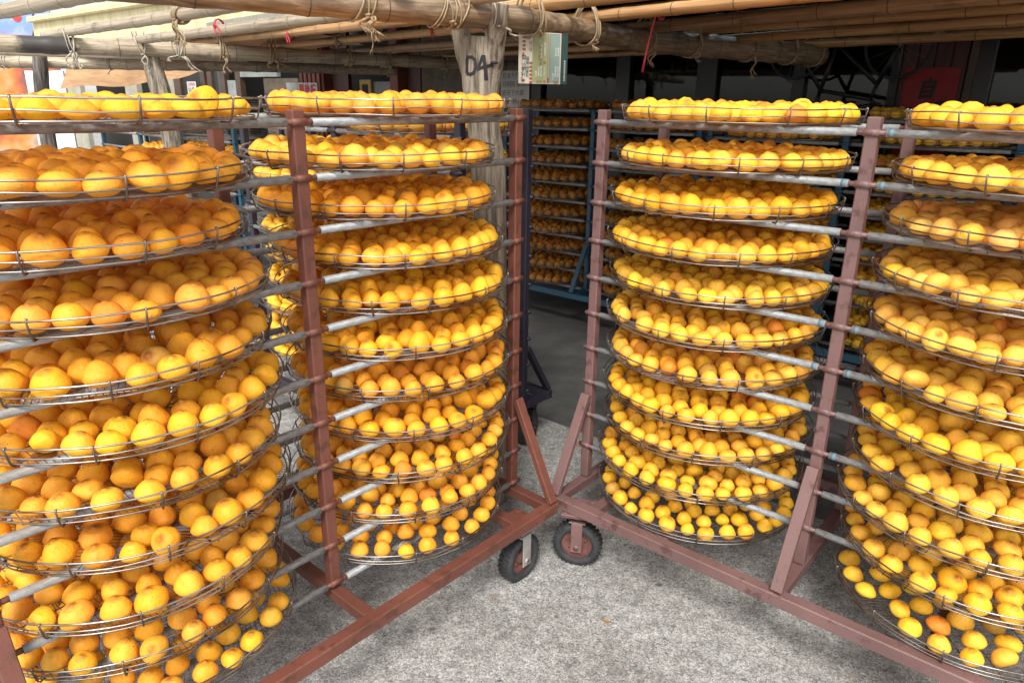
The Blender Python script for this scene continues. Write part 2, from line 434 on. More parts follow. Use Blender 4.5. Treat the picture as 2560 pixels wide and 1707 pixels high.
# ------------------------------------------------------------------ drying racks
POST = .032
def make_rack(o_xy, ang, posts, z0, nr, m, label, group, mb_=None, braces=(), crossbars=(), casters=(), top=.037, W=.42, out=.17, rail_ext=(), pipe_m=None, stub_m=None):
    """rails along local x, depth along local y (0 = near rails, W = far rails)"""
    m2 = mb_ or m; pipe_m = pipe_m or M_PIPE
    root = thing('drying_rack', label, 'rack', (o_xy[0], o_xy[1], 0), ang, group)
    zt = z0 + top; zb = .27
    up = MB().box((0, 0, (zt + zb) / 2), (POST, POST, zt - zb), bev=.003).mesh('upright', m)
    stub = MB().tube([(-.055, 0, 0), (.062, 0, 0)], .0068, 8)
    stub.tube([(-.019, 0, 0), (.019, 0, 0)], .0095, 8)
    stub = stub.mesh('rail_stub', m)
    ends = []
    for x0_, x1_ in ((-.025, .062), (-.055, .025)):
        q_ = MB(); q_.tube([(x0_, 0, 0), (x1_, 0, 0)], .0068, 8); q_.tube([(-.019, 0, 0), (.019, 0, 0)], .0092, 8); ends.append(q_.mesh('rail_stub', m))
    for y, sg in ((0, 1), (W, -1)):
        for x in posts:
            put('upright', up, root, (x, y + sg * .0145, 0))
            for i in range(nr): put('rail_stub', ends[0] if x == posts[0] else ends[1] if x == posts[-1] else stub, root, (x, y, z0 - .125 * i))
        for a, b in zip(posts[:-1], posts[1:]):
            L = b - a
            pm = MB().tube([(a + .034, 0, 0), (a + L * .5, 0, -.002), (b - .034, 0, 0)], .0102, 10).mesh('rail', pipe_m)
            for i in range(nr): put('rail', pm, root, (0, y, z0 - .125 * i), (0, 0, 0))
    x0, x1 = posts[0], posts[-1]
    lb = MB().box(((x0 + x1) / 2, 0, zb - .02), (x1 - x0 + .04, .038, .04), bev=.003).mesh('base_bar', m2)
    put('base_bar', lb, root, (0, -out, 0)); put('base_bar', lb, root, (0, W + out, 0))
    cb = MB().box((0, W / 2, zb - .021), (.036, W + 2 * out - .04, .036), bev=.003).mesh('cross_bar', m2)
    for x in crossbars: put('cross_bar', cb, root, (x, 0, 0))
    for x in braces:
        for sg, y in ((-1, 0), (1, W)):
            p0 = np.array([0, y + sg * .004, z0 - .925]); p1 = np.array([0, y + sg * out, zb])
            d = p1 - p0; L = np.linalg.norm(d); d /= L; nx = np.cross([1, 0, 0], d)
            b = MB(); b.box((p0 + p1) / 2 + nx * .006 * sg, (.034, .022, L), np.stack([[1, 0, 0], nx, d], 1), bev=.002)
            b.build('brace', m2, root).location = (x, 0, 0)
    r = .085
    t = MB().lathe([(.054, -.018), (.06, -.027), (.072, -.029), (.081, -.022), (.085, -.01), (.085, .01), (.081, .022), (.072, .029), (.06, .027), (.054, .018), (.054, -.018)], 30, 'x')
    for k in range(30):
        a = k * 2 * PI / 30
        for sx in (-1, 1):
            aa = a + (.1 if sx > 0 else 0); R3 = np.stack([[1, 0, 0], [0, math.cos(aa), math.sin(aa)], [0, -math.sin(aa), math.cos(aa)]], 1)
            t.box(np.array([sx * .011, math.cos(aa) * .0845, math.sin(aa) * .0845]), (.018, .008, .008), R3)
    t = t.mesh('tyre', M_TYRE)
    rim = MB().lathe([(.0, -.02), (.016, -.02), (.022, -.008), (.042, -.006), (.0545, -.019), (.0545, .019), (.042, .006), (.022, .008), (.016, .02), (0, .02)], 24, 'x')
    rim.tube([(-.044, 0, 0), (.044, 0, 0)], .006, 6)
    for k in range(4): rim.tube([(-.013, .032 * math.cos(k * PI / 2 + .5), .032 * math.sin(k * PI / 2 + .5)), (.013, .032 * math.cos(k * PI / 2 + .5), .032 * math.sin(k * PI / 2 + .5))], .0045, 6)
    rim = rim.mesh('wheel_rim', M_RUSTRIM)
    fk = MB()
    for sx in (-1, 1):
        fk.box((sx * .035, 0, .038), (.005, .04, .116), bev=.002)
        fk.tube([(sx * .031, 0, 0), (sx * .041, 0, 0)], .011, 8)
    fk.box((0, 0, .099), (.075, .06, .006), bev=.002); fk.tube([(0, 0, .102), (0, 0, .13)], .022, 12); fk.box((0, 0, .1325), (.11, .1, .007))
    fkm = fk.mesh('fork', m2)
    for (x, y, a, galv_) in casters:
        c = put('caster', put_caster_mesh(m2), root, (x, y, r), (0, 0, a))
        c2 = put('tyre', t, c); put('wheel_rim', rim, c)
        f = put('fork', fkm if not galv_ else fk.mesh('fork', M_GALVPLATE), c, (0, 0, 0))
    return root
M_GALVPLATE = worn('zinc_plate', (.42, .42, .4), (.25, .24, .22), .5, 12, None, .4)
def put_caster_mesh(m):
    b = MB(); b.box((0, 0, .1405), (.12, .11, .006), bev=.001)
    for sx in (-1, 1):
        for sy in (-1, 1): b.tube([(sx * .045, sy * .04, .12), (sx * .045, sy * .04, .1445)], .006, 6)
    return b.mesh('caster', m)

M_TAPE = worn('blue_tape', (.1, .2, .25), (.13, .15, .16), .6, 60)
BL, BR_ = .7612, .7916
OL, OR = (-.4912, 1.6834), (.2721, 2.3282); ZL, ZR = 1.537, 1.5253
make_rack(OL, AL, (-BL, 0, BL), ZL, 11, M_RED, 'rust red steel drying rack on the left holding two stacks of trays', 'wheeled drying racks',
          braces=(-BL, BL), crossbars=(-BL, 0, .6, BL), casters=((.655, -.12, -1.56, True), (.655, .54, .4, False), (-.68, .54, .2, False), (-.68, -.12, -.3, False)), top=.028)
rackR = make_rack(OR, AR, (0, BR_, 2 * BR_), ZR, 10, M_MAUVE, 'mauve painted steel drying rack on the right with a wheel at its near corner', 'wheeled drying racks',
          braces=(0, BR_, 2 * BR_), crossbars=(0, .15, .41, BR_, 1.18, 2 * BR_), casters=((.075, -.13, -1.12, False), (.075, .54, .1, False), (1.5, .54, .2, False), (1.5, -.12, .4, False)))
tp = MB().tube([(-.006, 0, 0), (.006, 0, 0)], .0106, 10).mesh('tape_band', M_TAPE)
for i, sg in ((0, 1), (1, 1), (1, -1), (4, 1), (4, -1), (5, 1), (5, -1), (7, 1)): put('tape_band', tp, rackR, (BR_ + sg * .045, 0, ZR - .125 * i))
OP = np.array([-.21, 2.69]); ZP = 1.45
make_rack(OP, AR, (-1.5, -.75, 0), ZP, 10, M_PURPLE, 'dark purple drying rack standing behind the tree trunk post', 'wheeled drying racks',
          braces=(-1.5, 0), crossbars=(-1.5, -.75, 0), casters=((-.06, .52, .3, False), (-1.44, .52, .1, False), (-1.44, -.12, .1, False)), top=.1, mb_=M_PURPLE)
OB = np.array([OR[0], OR[1]]) + WN[:2] * 2.25; ZB = 1.51
make_rack(OB, AR, (-2.35, -1.56, -.77), ZB, 11, M_BLUE, 'blue drying rack in the dark against the shop windows', 'wheeled drying racks',
          braces=(-1.56,), crossbars=(-2.35, -1.56, -.77), top=.0, casters=((-2.28, -.12, .3, False), (-.84, -.12, .1, False)))
make_rack(OB, AR, (-.7, .09, .88), ZB - .01, 11, M_BLUE, 'blue drying rack at the back on the right, behind the mauve rack', 'wheeled drying racks',
          braces=(.09,), crossbars=(-.7, .09, .88), top=.0, casters=((-.63, -.12, .3, False), (.8, -.12, .1, False)))
make_rack(OB, AR, (.96, 1.75, 2.54), ZB - .02, 11, M_BLUE, 'blue drying rack at the far right end, below the red paper', 'wheeled drying racks',
          braces=(1.75,), crossbars=(.96, 1.75, 2.54), top=.02, casters=((1.03, -.12, .3, False), (2.46, -.12, .1, False)))
OE = np.array([-2.05, 5.35]); ZE = 1.5
make_rack(OE, AR, (-2.37, -1.58, -.79, 0), ZE, 10, M_BLUE, 'half empty rack with blue posts far off on the left', 'wheeled drying racks',
          braces=(), crossbars=(-2.37, 0), top=.03, casters=())

# ------------------------------------------------------------------ wire trays
RT = .348
ang72 = np.arange(72) * 2 * PI / 72
def ring_mesh(name, R, z, r, wob, seed):
    rg = np.random.default_rng(seed); ph = rg.uniform(0, 6.28, 3)
    rr = R + wob * (np.sin(3 * ang72 + ph[0]) + .6 * np.sin(7 * ang72 + ph[1])) * .5
    zz = z + wob * .8 * (np.sin(5 * ang72 + ph[2]) + .5 * np.sin(11 * ang72)) * .5
    return MB().tube(np.stack([rr * np.cos(ang72), rr * np.sin(ang72), zz], -1), r, 6, closed=True).mesh(name, M_WIRE)
RINGS = [[ring_mesh('top_ring', RT, .037, .0021, .003, 3 * k), ring_mesh('middle_ring', RT - .005, .0175, .0017, .004, 3 * k + 1), ring_mesh('base_ring', RT - .012, .002, .0019, .002, 3 * k + 2)] for k in range(4)]
def mesh_wires():
    b = MB(); R = RT - .013
    for y in np.arange(-R + .007, R, .0118):
        h = math.sqrt(R * R - y * y); xs = np.linspace(-h, h, 3)
        b.tube(np.stack([xs, np.full(3, y), [0, -.001, 0]], -1), .00085, 4, cap=False)
    for x in np.arange(-R + .035, R, .062):
        h = math.sqrt(R * R - x * x)
        b.tube([(x, -h, -.0026), (x, h, -.0026)], .0014, 5, cap=False)
    return b.mesh('wire_mesh', M_WIRE)
WMESH = mesh_wires()
UPR = MB().tube([(RT - .03, 0, -.004), (RT - .011, 0, -.0045), (RT - .006, 0, .002), (RT - .0015, 0, .019), (RT + .0025, 0, .038), (RT + .001, 0, .0405), (RT - .003, 0, .039)], .0021, 6).mesh('upright_wire', M_WIRE)
def make_tray(x, y, z, label, group='round wire drying trays', far=False):
    root = thing('wire_tray', label, 'tray', (x, y, z), random.uniform(0, 6.28), group)
    for me in RINGS[random.randrange(4)]: put(me.name.split('.')[0], me, root)
    put('wire_mesh', WMESH, root, kind='stuff')
    a0 = random.random(); n = 8 if far else 12
    for k in range(n):
        put('upright_wire', UPR, root, rot=(0, 0, a0 + 2 * PI * k / n + random.uniform(-.05, .05)))
    return root

TA = [(-.418, .130), (-.436, .155), (-.422, .222), (-.385, .213), (-.397, .207), (-.386, .198), (-.404, .205), (-.389, .201), (-.424, .197), (-.429, .217), (-.401, .213)]
TB = [(.414, .190), (.345, .188), (.376, .213), (.394, .194), (.412, .195), (.407, .182), (.418, .191), (.420, .191), (.414, .185), (.392, .186), (.369, .180)]
TC = [(.366, .175), (.360, .178), (.346, .172), (.348, .175), (.352, .192), (.352, .188), (.353, .2), (.352, .19), (.353, .206), (.352, .182), (.362, .183)]
TD = [(1.163, .225), (1.164, .191), (1.155, .221), (1.16, .186), (1.165, .186), (1.168, .186), (1.168, .191), (1.181, .194), (1.168, .185), (1.195, .186), (1.203, .169)]
def at(o, a, t, n): return o[0] + math.cos(a) * t - math.sin(a) * n, o[1] + math.sin(a) * t + math.cos(a) * n

# ------------------------------------------------------------------ persimmons: shape
def fruit_mesh(nlat, nlon, seed):
    rg = np.random.default_rng(seed)
    h = rg.uniform(.92, 1.1); taper = rg.uniform(.22, .46); fl = rg.uniform(.06, .12)
    if seed % 5 == 4: h *= .85; taper *= .5
    th = np.linspace(0, PI, nlat + 1); ph = np.arange(nlon) * 2 * PI / nlon
    TH, PH = np.meshgrid(th, ph, indexing='ij')
    v = (1 - np.cos(TH)) / 2
    rad = .5 * np.sin(TH) ** .93 * (1.07 - taper * np.clip(v - .32, 0, 1) * 1.45 - .12 * np.clip(.3 - v, 0, 1))
    k1, k2, k3 = rg.integers(5, 9), rg.integers(2, 4), rg.uniform(0, 6.28, 6)
    face = 1 + .03 * np.abs(np.sin(k1 * PH / 2 + k3[0] + .6 * v)) * np.sin(TH)            # knife facets
    lump = 1 + .045 * np.sin(k2 * PH + k3[1]) * np.sin(TH) + .03 * np.sin(3 * PH + 5 * v + k3[2]) * np.sin(TH)
    wr = .02 * np.sin(11 * PH + k3[3] + 4 * v) * np.clip(v - .55, 0, 1) * 2
    rad = rad * face * lump + wr * np.sin(TH)
    z = v * h
    z = np.where(v < fl, fl * h * .8 + (z - fl * h) * .25, z)                               # sits flat
    tipz = np.clip((v - .955) / .045, 0, 1)
    z = z - .035 * np.clip((v - .90) / .07, 0, 1) * rg.uniform(.2, 1) + tipz * rg.uniform(.01, .05)  # hollow shoulder and nub
    rad = np.where(v > .955, np.minimum(rad, .095), rad)
    X, Y = rad * np.cos(PH), rad * np.sin(PH)
    tip = .85 * np.clip((v - .9) / .08, 0, 1)
    V = [np.array([[0, 0, z[0, 0]]])]; TP = [np.zeros(1)]
    for i in range(1, nlat): V.append(np.stack([X[i], Y[i], z[i]], -1)); TP.append(tip[i])
    V.append(np.array([[0, 0, z[-1, 0]]])); TP.append(np.ones(1))
    V = np.concatenate(V); TP = np.concatenate(TP)
    V[:, 2] -= V[:, 2].min()
    f = []
    for k in range(nlon):
        k2_ = (k + 1) % nlon; f.append((0, 1 + k2_, 1 + k)); b = 1 + (nlat - 2) * nlon; f.append((b + k, b + k2_, len(V) - 1))
    for i in range(nlat - 2):
        a = 1 + i * nlon
        for k in range(nlon):
            k2_ = (k + 1) % nlon; f.append((a + k, a + k2_, a + nlon + k2_)); f.append((a + k, a + nlon + k2_, a + nlon + k))
    return V, np.array(f), TP, h
NV = 10
FR_HI = [fruit_mesh(18, 26, s) for s in range(NV)]
FR_MID = [fruit_mesh(11, 15, s) for s in range(NV)]
FR_LO = [fruit_mesh(7, 9, s) for s in range(NV)]

def pack(R, n, d, rg, iters=70):
    """n discs of mean diameter d pushed apart inside a circle"""
    D = d * rg.normal(1, .062, n).clip(.84, 1.16)
    sp_ = max(d, math.sqrt(PI * R * R * .93 / (.866 * n)))      # even spacing over the whole tray
    P = []; rr = R - d / 2
    while rr > -sp_ * .4:
        r0 = max(rr, .002); k = max(1, int(2 * PI * r0 / (sp_ * 1.0))); a = rg.uniform(0, 6.28) + np.arange(k) * 2 * PI / k
        P += list(np.stack([r0 * np.cos(a), r0 * np.sin(a)], -1)); rr -= sp_ * .9
    P = np.array(P)
    while len(P) < n: P = np.concatenate([P, rg.uniform(-R * .6, R * .6, (1, 2))])
    if len(P) > n:
        pool = np.arange(len(P)); cut = len(P) - n
        P = np.delete(P, rg.choice(pool, cut, replace=False), 0)
    P = P + rg.normal(0, d * .2, P.shape); DD = D / d * sp_ * .97
    for _ in range(iters):
        dv = P[:, None] - P[None]; ds = np.linalg.norm(dv, axis=2) + 1e-9
        ov = np.clip((DD[:, None] + DD[None]) * .5 - ds, 0, None); np.fill_diagonal(ov, 0)
        P = P + (dv / ds[..., None] * ov[..., None] * .3).sum(1)
        rad = np.linalg.norm(P, axis=1); lim = R - D / 2
        P = np.where((rad > lim)[:, None], P * (lim / (rad + 1e-9))[:, None], P)
    return P, D

REC = []   # x, y, z, d, yaw, tiltx, tilty, variant, colour, tray index, near flag
TRAYS = []
def fill(x, y, z, n, d, col, var, tray, near=True, seed=0, squash=.95):
    rg = np.random.default_rng(seed)
    col = np.array(col) * rg.normal(1, .035) * np.array([1, rg.normal(1, .035), rg.uniform(.7, 1.5)])
    P, D = pack(RT - .016, n, d, rg)
    for (a, b), dd in zip(P, D):
        c = np.array(col) * rg.uniform(1 - var * .6, 1 + var * .4) * np.array([1, rg.normal(1, var * .55), rg.uniform(.6, 1.4)])
        q = rg.random()
        if q < .012: c = np.array([.74, .23, .02])
        elif q < .02: c = np.array([.5, .26, .035])
        tx, ty = rg.normal(0, .12, 2)
        if rg.random() < .06: tx += rg.choice([-1, 1]) * .8
        REC.append((x + a, y + b, z + .0015, dd, rg.uniform(0, 6.28), tx, ty, int(rg.integers(0, NV)), tuple(c.clip(.01, .95)), tray, near, squash * rg.normal(1, .05)))

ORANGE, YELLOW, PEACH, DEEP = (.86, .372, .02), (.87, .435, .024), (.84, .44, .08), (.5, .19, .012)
STACK = [('leftmost', OL, AL, ZL, TA), ('second', OL, AL, ZL, TB), ('third', OR, AR, ZR, TC), ('rightmost', OR, AR, ZR, TD)]
#        count, diameter per tray, top to bottom
SIZES = [[(104, .054), (84, .063), (86, .060), (88, .058), (80, .061), (84, .057), (80, .059), (80, .059), (82, .058), (84, .056), (78, .055)],
         [(98, .058), (102, .056), (94, .057), (106, .052), (100, .054), (98, .053), (90, .053), (86, .053), (92, .052), (90, .052), (72, .052)],
         [(100, .058), (100, .056), (98, .056), (106, .053), (102, .054), (100, .053), (94, .053), (98, .053), (98, .052), (96, .051), (86, .051)],
         [(98, .061), (94, .060), (92, .060), (94, .058), (90, .058), (92, .056), (88, .056), (86, .056), (84, .056), (82, .056), (62, .055)]]
for si, (nm, o, a, z0, T) in enumerate(STACK):
    for i, (t, n) in enumerate(T):
        x, y = at(o, a, t, n); z = z0 - .125 * i + .0142
        if si >= 2 and i == 10: z = .2765
        make_tray(x, y, z, f'{ORD[i]} wire tray of persimmons in the {nm} of the four front stacks')
        base = ORANGE if si < 2 else YELLOW
        if si == 3 and i in (2, 3, 4, 5): base = tuple(.5 * p + .5 * q for p, q in zip(YELLOW, PEACH))
        if si == 2 and i in (2, 3): base = tuple(.5 * p + .5 * q for p, q in zip(YELLOW, ORANGE))
        cnt, dd = SIZES[si][i]
        fill(x, y, z + .001, cnt, dd, base, .10, (si, i), True, 100 * si + i + 1, ((.72, .80, .90, .92, .92, .92, .92, .92, .92, .9, .88), (.88, .92) + (1.0,) * 9, (.86, .9) + (.96,) * 9, (.8, .82, .82, .8, .82, .84, .88, .84, .88, .88, .8))[si][i])
GB = 'trays on the racks behind'
def back_stack(o, a, z0, t, rows, where, seed, col, fills, d=.058):
    for i in rows:
        x, y = at(o, a, t + random.uniform(-.02, .02), .21 + random.uniform(-.015, .015)); z = z0 - .125 * i + .0142
        make_tray(x, y, z, f'{NTH[i]} wire tray from the top, {where}', GB, far=True)
        if fills(i): fill(x, y, z + .001, 84, d * .93, col, .12, None, False, seed + i)
back_stack(OP, AR, ZP, -.375, range(10), 'right bay of the purple rack behind the trunk', 1000, YELLOW, lambda i: True, .062)
back_stack(OP, AR, ZP, -1.125, range(10), 'left bay of the purple rack behind the second stack', 1100, YELLOW, lambda i: i > 0, .062)
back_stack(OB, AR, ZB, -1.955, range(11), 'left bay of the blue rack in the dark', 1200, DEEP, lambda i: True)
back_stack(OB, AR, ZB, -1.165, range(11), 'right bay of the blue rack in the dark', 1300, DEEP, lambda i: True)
back_stack(OB, AR, ZB - .01, -.305, range(11), 'blue rack behind the third stack', 1400, ORANGE, lambda i: True)
back_stack(OB, AR, ZB - .01, .485, range(11), 'blue rack seen between the third and rightmost stacks', 1500, YELLOW, lambda i: True)
back_stack(OB, AR, ZB - .02, 1.355, range(11), 'far right blue rack behind the rightmost stack', 1600, YELLOW, lambda i: True)
for b, (t, rows) in enumerate(((-1.97, (0, 1, 2)), (-1.18, (0, 1, 2, 3, 4)), (-.4, (0, 1, 2, 3, 4, 5)))):
    back_stack(OE, AR, ZE, t, rows, ('left', 'middle', 'right')[b] + ' bay of the half empty rack far left', 1700 + 20 * b, ORANGE, lambda i: i >= 3)

# pick the 300 that show largest: a small disc z-buffer
cen = np.array([(r[0], r[1], r[2] + r[3] * .42) for r in REC]); dia = np.array([r[3] for r in REC])
px, dep = project(cen); sc_ = .25
H_, W_ = int(1707 * sc_) + 1, int(2560 * sc_)
zb_ = np.full((H_, W_), 1e9); ib_ = np.full((H_, W_), -1)
for i in range(len(REC)):
    if dep[i] < .2: continue
    cx, cy = px[i] * sc_; r_ = dia[i] * .47 * F_PX / dep[i] * sc_
    x0, x1, y0, y1 = int(max(0, cx - r_)), int(min(W_, cx + r_ + 1)), int(max(0, cy - r_)), int(min(H_, cy + r_ + 1))
    if x0 >= x1 or y0 >= y1: continue
    yy, xx = np.mgrid[y0:y1, x0:x1]; q = ((xx + .5 - cx) ** 2 + (yy + .5 - cy) ** 2) / (r_ * r_)
    dz = dep[i] - dia[i] * .47 * np.sqrt(np.clip(1 - q, 0, 1)); s_ = (q < 1) & (dz < zb_[y0:y1, x0:x1])
    zb_[y0:y1, x0:x1][s_] = dz[s_]; ib_[y0:y1, x0:x1][s_] = i
area = np.bincount(ib_[ib_ >= 0], minlength=len(REC)).astype(float)
area[[i for i, r in enumerate(REC) if not r[10]]] = 0
PICK = set(np.argsort(-area)[:300].tolist())

# where a fruit lies in its tray: rows counted from the near rim, places counted from the left of the photograph
NAMEOF = {}
for si in range(4):
    for ti in range(11):
        ids = [i for i, r in enumerate(REC) if r[9] == (si, ti) and area[i] > 6]
        if not ids: continue
        o, a, T = STACK[si][1], STACK[si][2], STACK[si][4]; x, y = at(o, a, *T[ti])
        rows = {}
        for i in ids:
            rho = math.hypot(REC[i][0] - x, REC[i][1] - y)
            front = (REC[i][0] - x) * x + (REC[i][1] - y) * y < 0
            k = int((RT - .016 - rho) / (dia[i] * .93)); rows.setdefault((k if front else k + 10), []).append(i)
        for k, L in rows.items():
            L.sort(key=lambda i: px[i][0])
            for j, i in enumerate(L): NAMEOF[i] = (k, j)
ROWN = {0: 'front row', 1: 'second row', 2: 'third row', 3: 'fourth row', 4: 'fifth row', 5: 'middle', 10: 'back row', 11: 'back second row', 12: 'back third row', 13: 'back fourth row'}
ME_HI = []
for V, f, TP, h in FR_HI:
    me = bpy.data.meshes.new('persimmon'); me.from_pydata(V.tolist(), [], f.tolist()); me.materials.append(M_FRUIT_O)
    me.polygons.foreach_set('use_smooth', [True] * len(f))
    at_ = me.attributes.new('tip', 'FLOAT', 'POINT'); at_.data.foreach_set('value', TP); ME_HI.append(me)
def rotm(r):
    return (Matrix.Rotation(r[5], 3, 'X') @ Matrix.Rotation(r[6], 3, 'Y') @ Matrix.Rotation(r[4], 3, 'Z'))
def shade_word(c):
    if c[1] / c[0] < .32: return 'deep orange'
    if c[0] < .55: return 'brownish'
    return 'orange' if c[1] / c[0] < .5 else 'yellow'
def lift(V, R, d):   # keep the turned fruit standing on the wires
    return -(V @ np.array(R).T)[:, 2].min() * d
for i in sorted(PICK):
    r = REC[i]; R = rotm(r); me = ME_HI[r[7]]
    k, j = NAMEOF.get(i, (0, 0)); si, ti = r[9]
    row = ROWN.get(k, 'middle')
    lab = f'{shade_word(r[8])} peeled persimmon, {NTH[min(j, 19)]} from left, {row} of {ORD[ti]} tray, {STACK[si][0]} stack'
    o = put('persimmon', me, None, label=lab, category='persimmon', group='peeled persimmons drying on the front trays')
    o.matrix_world = Matrix.Translation((r[0], r[1], r[2] + lift(FR_HI[r[7]][0] * [1, 1, r[11]], R, r[3]))) @ R.to_4x4() @ Matrix.Diagonal((r[3], r[3], r[3] * r[11], 1))
    o.color = (*r[8], 1)
VV, FF, TT, CC = [], [], [], []; base_i = 0
for i, r in enumerate(REC):
    if i in PICK: continue
    V, f, TP, h = (FR_MID if r[10] and area[i] > 8 else FR_LO)[r[7]]
    R = np.array(rotm(r)); Q = (V * [1, 1, r[11]]) @ R.T * r[3]; Q[:, 2] -= Q[:, 2].min()
    VV.append(Q + np.array(r[:3])); FF.append(f + base_i); base_i += len(V); TT.append(TP)
    CC.append(np.tile(np.array([*r[8], 1.0]), (len(V), 1)))
VV = np.concatenate(VV); FF = np.concatenate(FF); TT = np.concatenate(TT); CC = np.concatenate(CC)
me = bpy.data.meshes.new('persimmon_crop')
me.vertices.add(len(VV)); me.vertices.foreach_set('co', VV.ravel())
me.loops.add(FF.size); me.loops.foreach_set('vertex_index', FF.ravel().astype(np.int32))
me.polygons.add(len(FF)); me.polygons.foreach_set('loop_start', (np.arange(len(FF)) * 3).astype(np.int32))
me.polygons.foreach_set('use_smooth', np.ones(len(FF), bool)); me.update(calc_edges=True)
a_ = me.attributes.new('tip', 'FLOAT', 'POINT'); a_.data.foreach_set('value', TT)
a_ = me.attributes.new('fcol', 'FLOAT_COLOR', 'POINT'); a_.data.foreach_set('color', CC.ravel())
me.materials.append(M_FRUIT_S)
put('persimmon_crop', me, kind='stuff', label='peeled persimmons crowded on the trays behind the front ones')

# ------------------------------------------------------------------ building under the roof
def wthing(name, label, cat, s, n, z, group=None):
    return thing(name, label, cat, wp(s, n, z), AR, group)
def lbox(mb, a, b, bev=0):   # box by two corners, local coordinates
    a, b = np.array(a, float), np.array(b, float); return mb.box((a + b) / 2, np.abs(b - a), bev=bev)
# roof: slab rising towards the wall, with a cream fascia
roof = wthing('shop_roof', 'dark roof sheet over the shop front with a cream fascia at its left edge', 'roof', 0, 0, 0)
b = MB()
zr = lambda n: 2.02 + (n + 2.75) * .22
for s0 in np.arange(-4.55, 9, .8):
    s1 = s0 + .8
    v = [(s, n, zr(n) + dz) for s in (s0, s1) for n in (-2.74, 4.0) for dz in (0, .04)]
    b.add(v, [(0, 1, 3, 2), (4, 6, 7, 5), (0, 4, 5, 1), (2, 3, 7, 6), (0, 2, 6, 4), (1, 5, 7, 3)])
    lbox(b, (s0 - .03, -2.7, 2.0), (s0 + .03, -2.64, 2.02))
b.build('roof_sheet', M_ROOF, roof)
for s0 in np.arange(-4.0, 8, 1.2):
    bb = MB(); v = [(s, n, zr(n) + dz) for s in (s0, s0 + .07) for n in (-2.7, 3.9) for dz in (-.09, -.002)]
    bb.add(v, [(0, 1, 3, 2), (4, 6, 7, 5), (0, 4, 5, 1), (2, 3, 7, 6), (0, 2, 6, 4), (1, 5, 7, 3)]); bb.build('rafter', M_PLANK, roof)
b = MB(); lbox(b, (-4.61, -2.80, 1.965), (9, -2.75, 2.2), .004); lbox(b, (-4.58, -2.85, 2.165), (9, -2.802, 2.215), .01)
b.build('fascia', M_CREAM, roof)
# shop front
shop = wthing('shop_front', 'dark shop front with glass doors and a red panel behind the racks', 'building', 0, 0, 0)
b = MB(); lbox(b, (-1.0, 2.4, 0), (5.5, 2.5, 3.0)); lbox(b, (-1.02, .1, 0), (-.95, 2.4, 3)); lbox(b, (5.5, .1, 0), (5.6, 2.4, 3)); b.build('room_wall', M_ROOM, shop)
b = MB(); lbox(b, (-1.0, -.05, 2.35), (5.5, .05, 3.0)); b.build('lintel', M_FRAME, shop)
for s0, s1 in ((-1.0, -.88), (-.1, .03), (.62, .78), (1.35, 1.43), (1.97, 2.02), (2.40, 2.53), (3.3, 3.4), (4.2, 4.3)):
    b = MB(); lbox(b, (s0, -.05, 0), (s1, .05, 2.35), .004); b.build('mullion', M_FRAME, shop)
for s0, s1 in ((-.88, -.1), (.03, .62), (.78, 1.35), (1.43, 1.97), (2.53, 3.3), (3.4, 4.2)):
    p = MB(); lbox(p, (s0, -.004, .1), (s1, .002, 2.35)); p.build('pane', M_GLASS, shop)
    b = MB(); lbox(b, (s0, -.03, 0), (s1, .03, .1)); b.build('door_rail', M_FRAME, shop); b = MB(); lbox(b, (s0, -.03, .95), (s1, .03, 1.0)); b.build('door_rail', M_FRAME, shop)
pn = MB(); lbox(pn, (2.02, -.03, 0), (2.40, .03, 2.35)); pn = pn.build('red_panel', M_DOOR, shop)
for k in range(4):
    q = MB(); lbox(q, (2.03 + k * .093, -.045, .05), (2.03 + k * .093 + .08, -.031, 2.3), .004); q.build('board', M_DOOR, pn)
q = MB(); lbox(q, (2.40, -.06, 0), (2.44, -.05, 2.3)); q.build('door_trim', M_FRAMEBR, shop)
# red couplet
t = tag(None or thing('red_couplet', 'red paper couplet with black brush writing on the dark red door panel', 'paper sign', wp(2.215, -.052, 1.5), AR), 'red paper couplet with black brush writing on the dark red door panel', 'paper sign')
b = MB(); n_ = 9; xs = np.linspace(-.15, .15, n_); v = []; f = []
for z_ in np.linspace(-.75, .295, 12):
    for x_ in xs: v.append((x_, -.004 + .004 * math.sin(x_ * 22 + z_ * 9), z_ + (.004 * math.sin(30 * x_) if z_ > .29 else 0)))
for i in range(11):
    for j in range(n_ - 1): f.append((i * n_ + j, i * n_ + j + 1, (i + 1) * n_ + j + 1, (i + 1) * n_ + j))
b.add(v, f, True); b.build('paper', M_REDPAPER, t)
b = MB(); text_on(b, '自', .125, (-.066, -.011, .125), (.8, 0, .05), (.12, 0, 1), .004); text_on(b, '一', .2, (-.1, -.011, -.035), (.95, 0, .25), (0, 0, 1), .006)
b.build('brush_writing', M_INK, t)
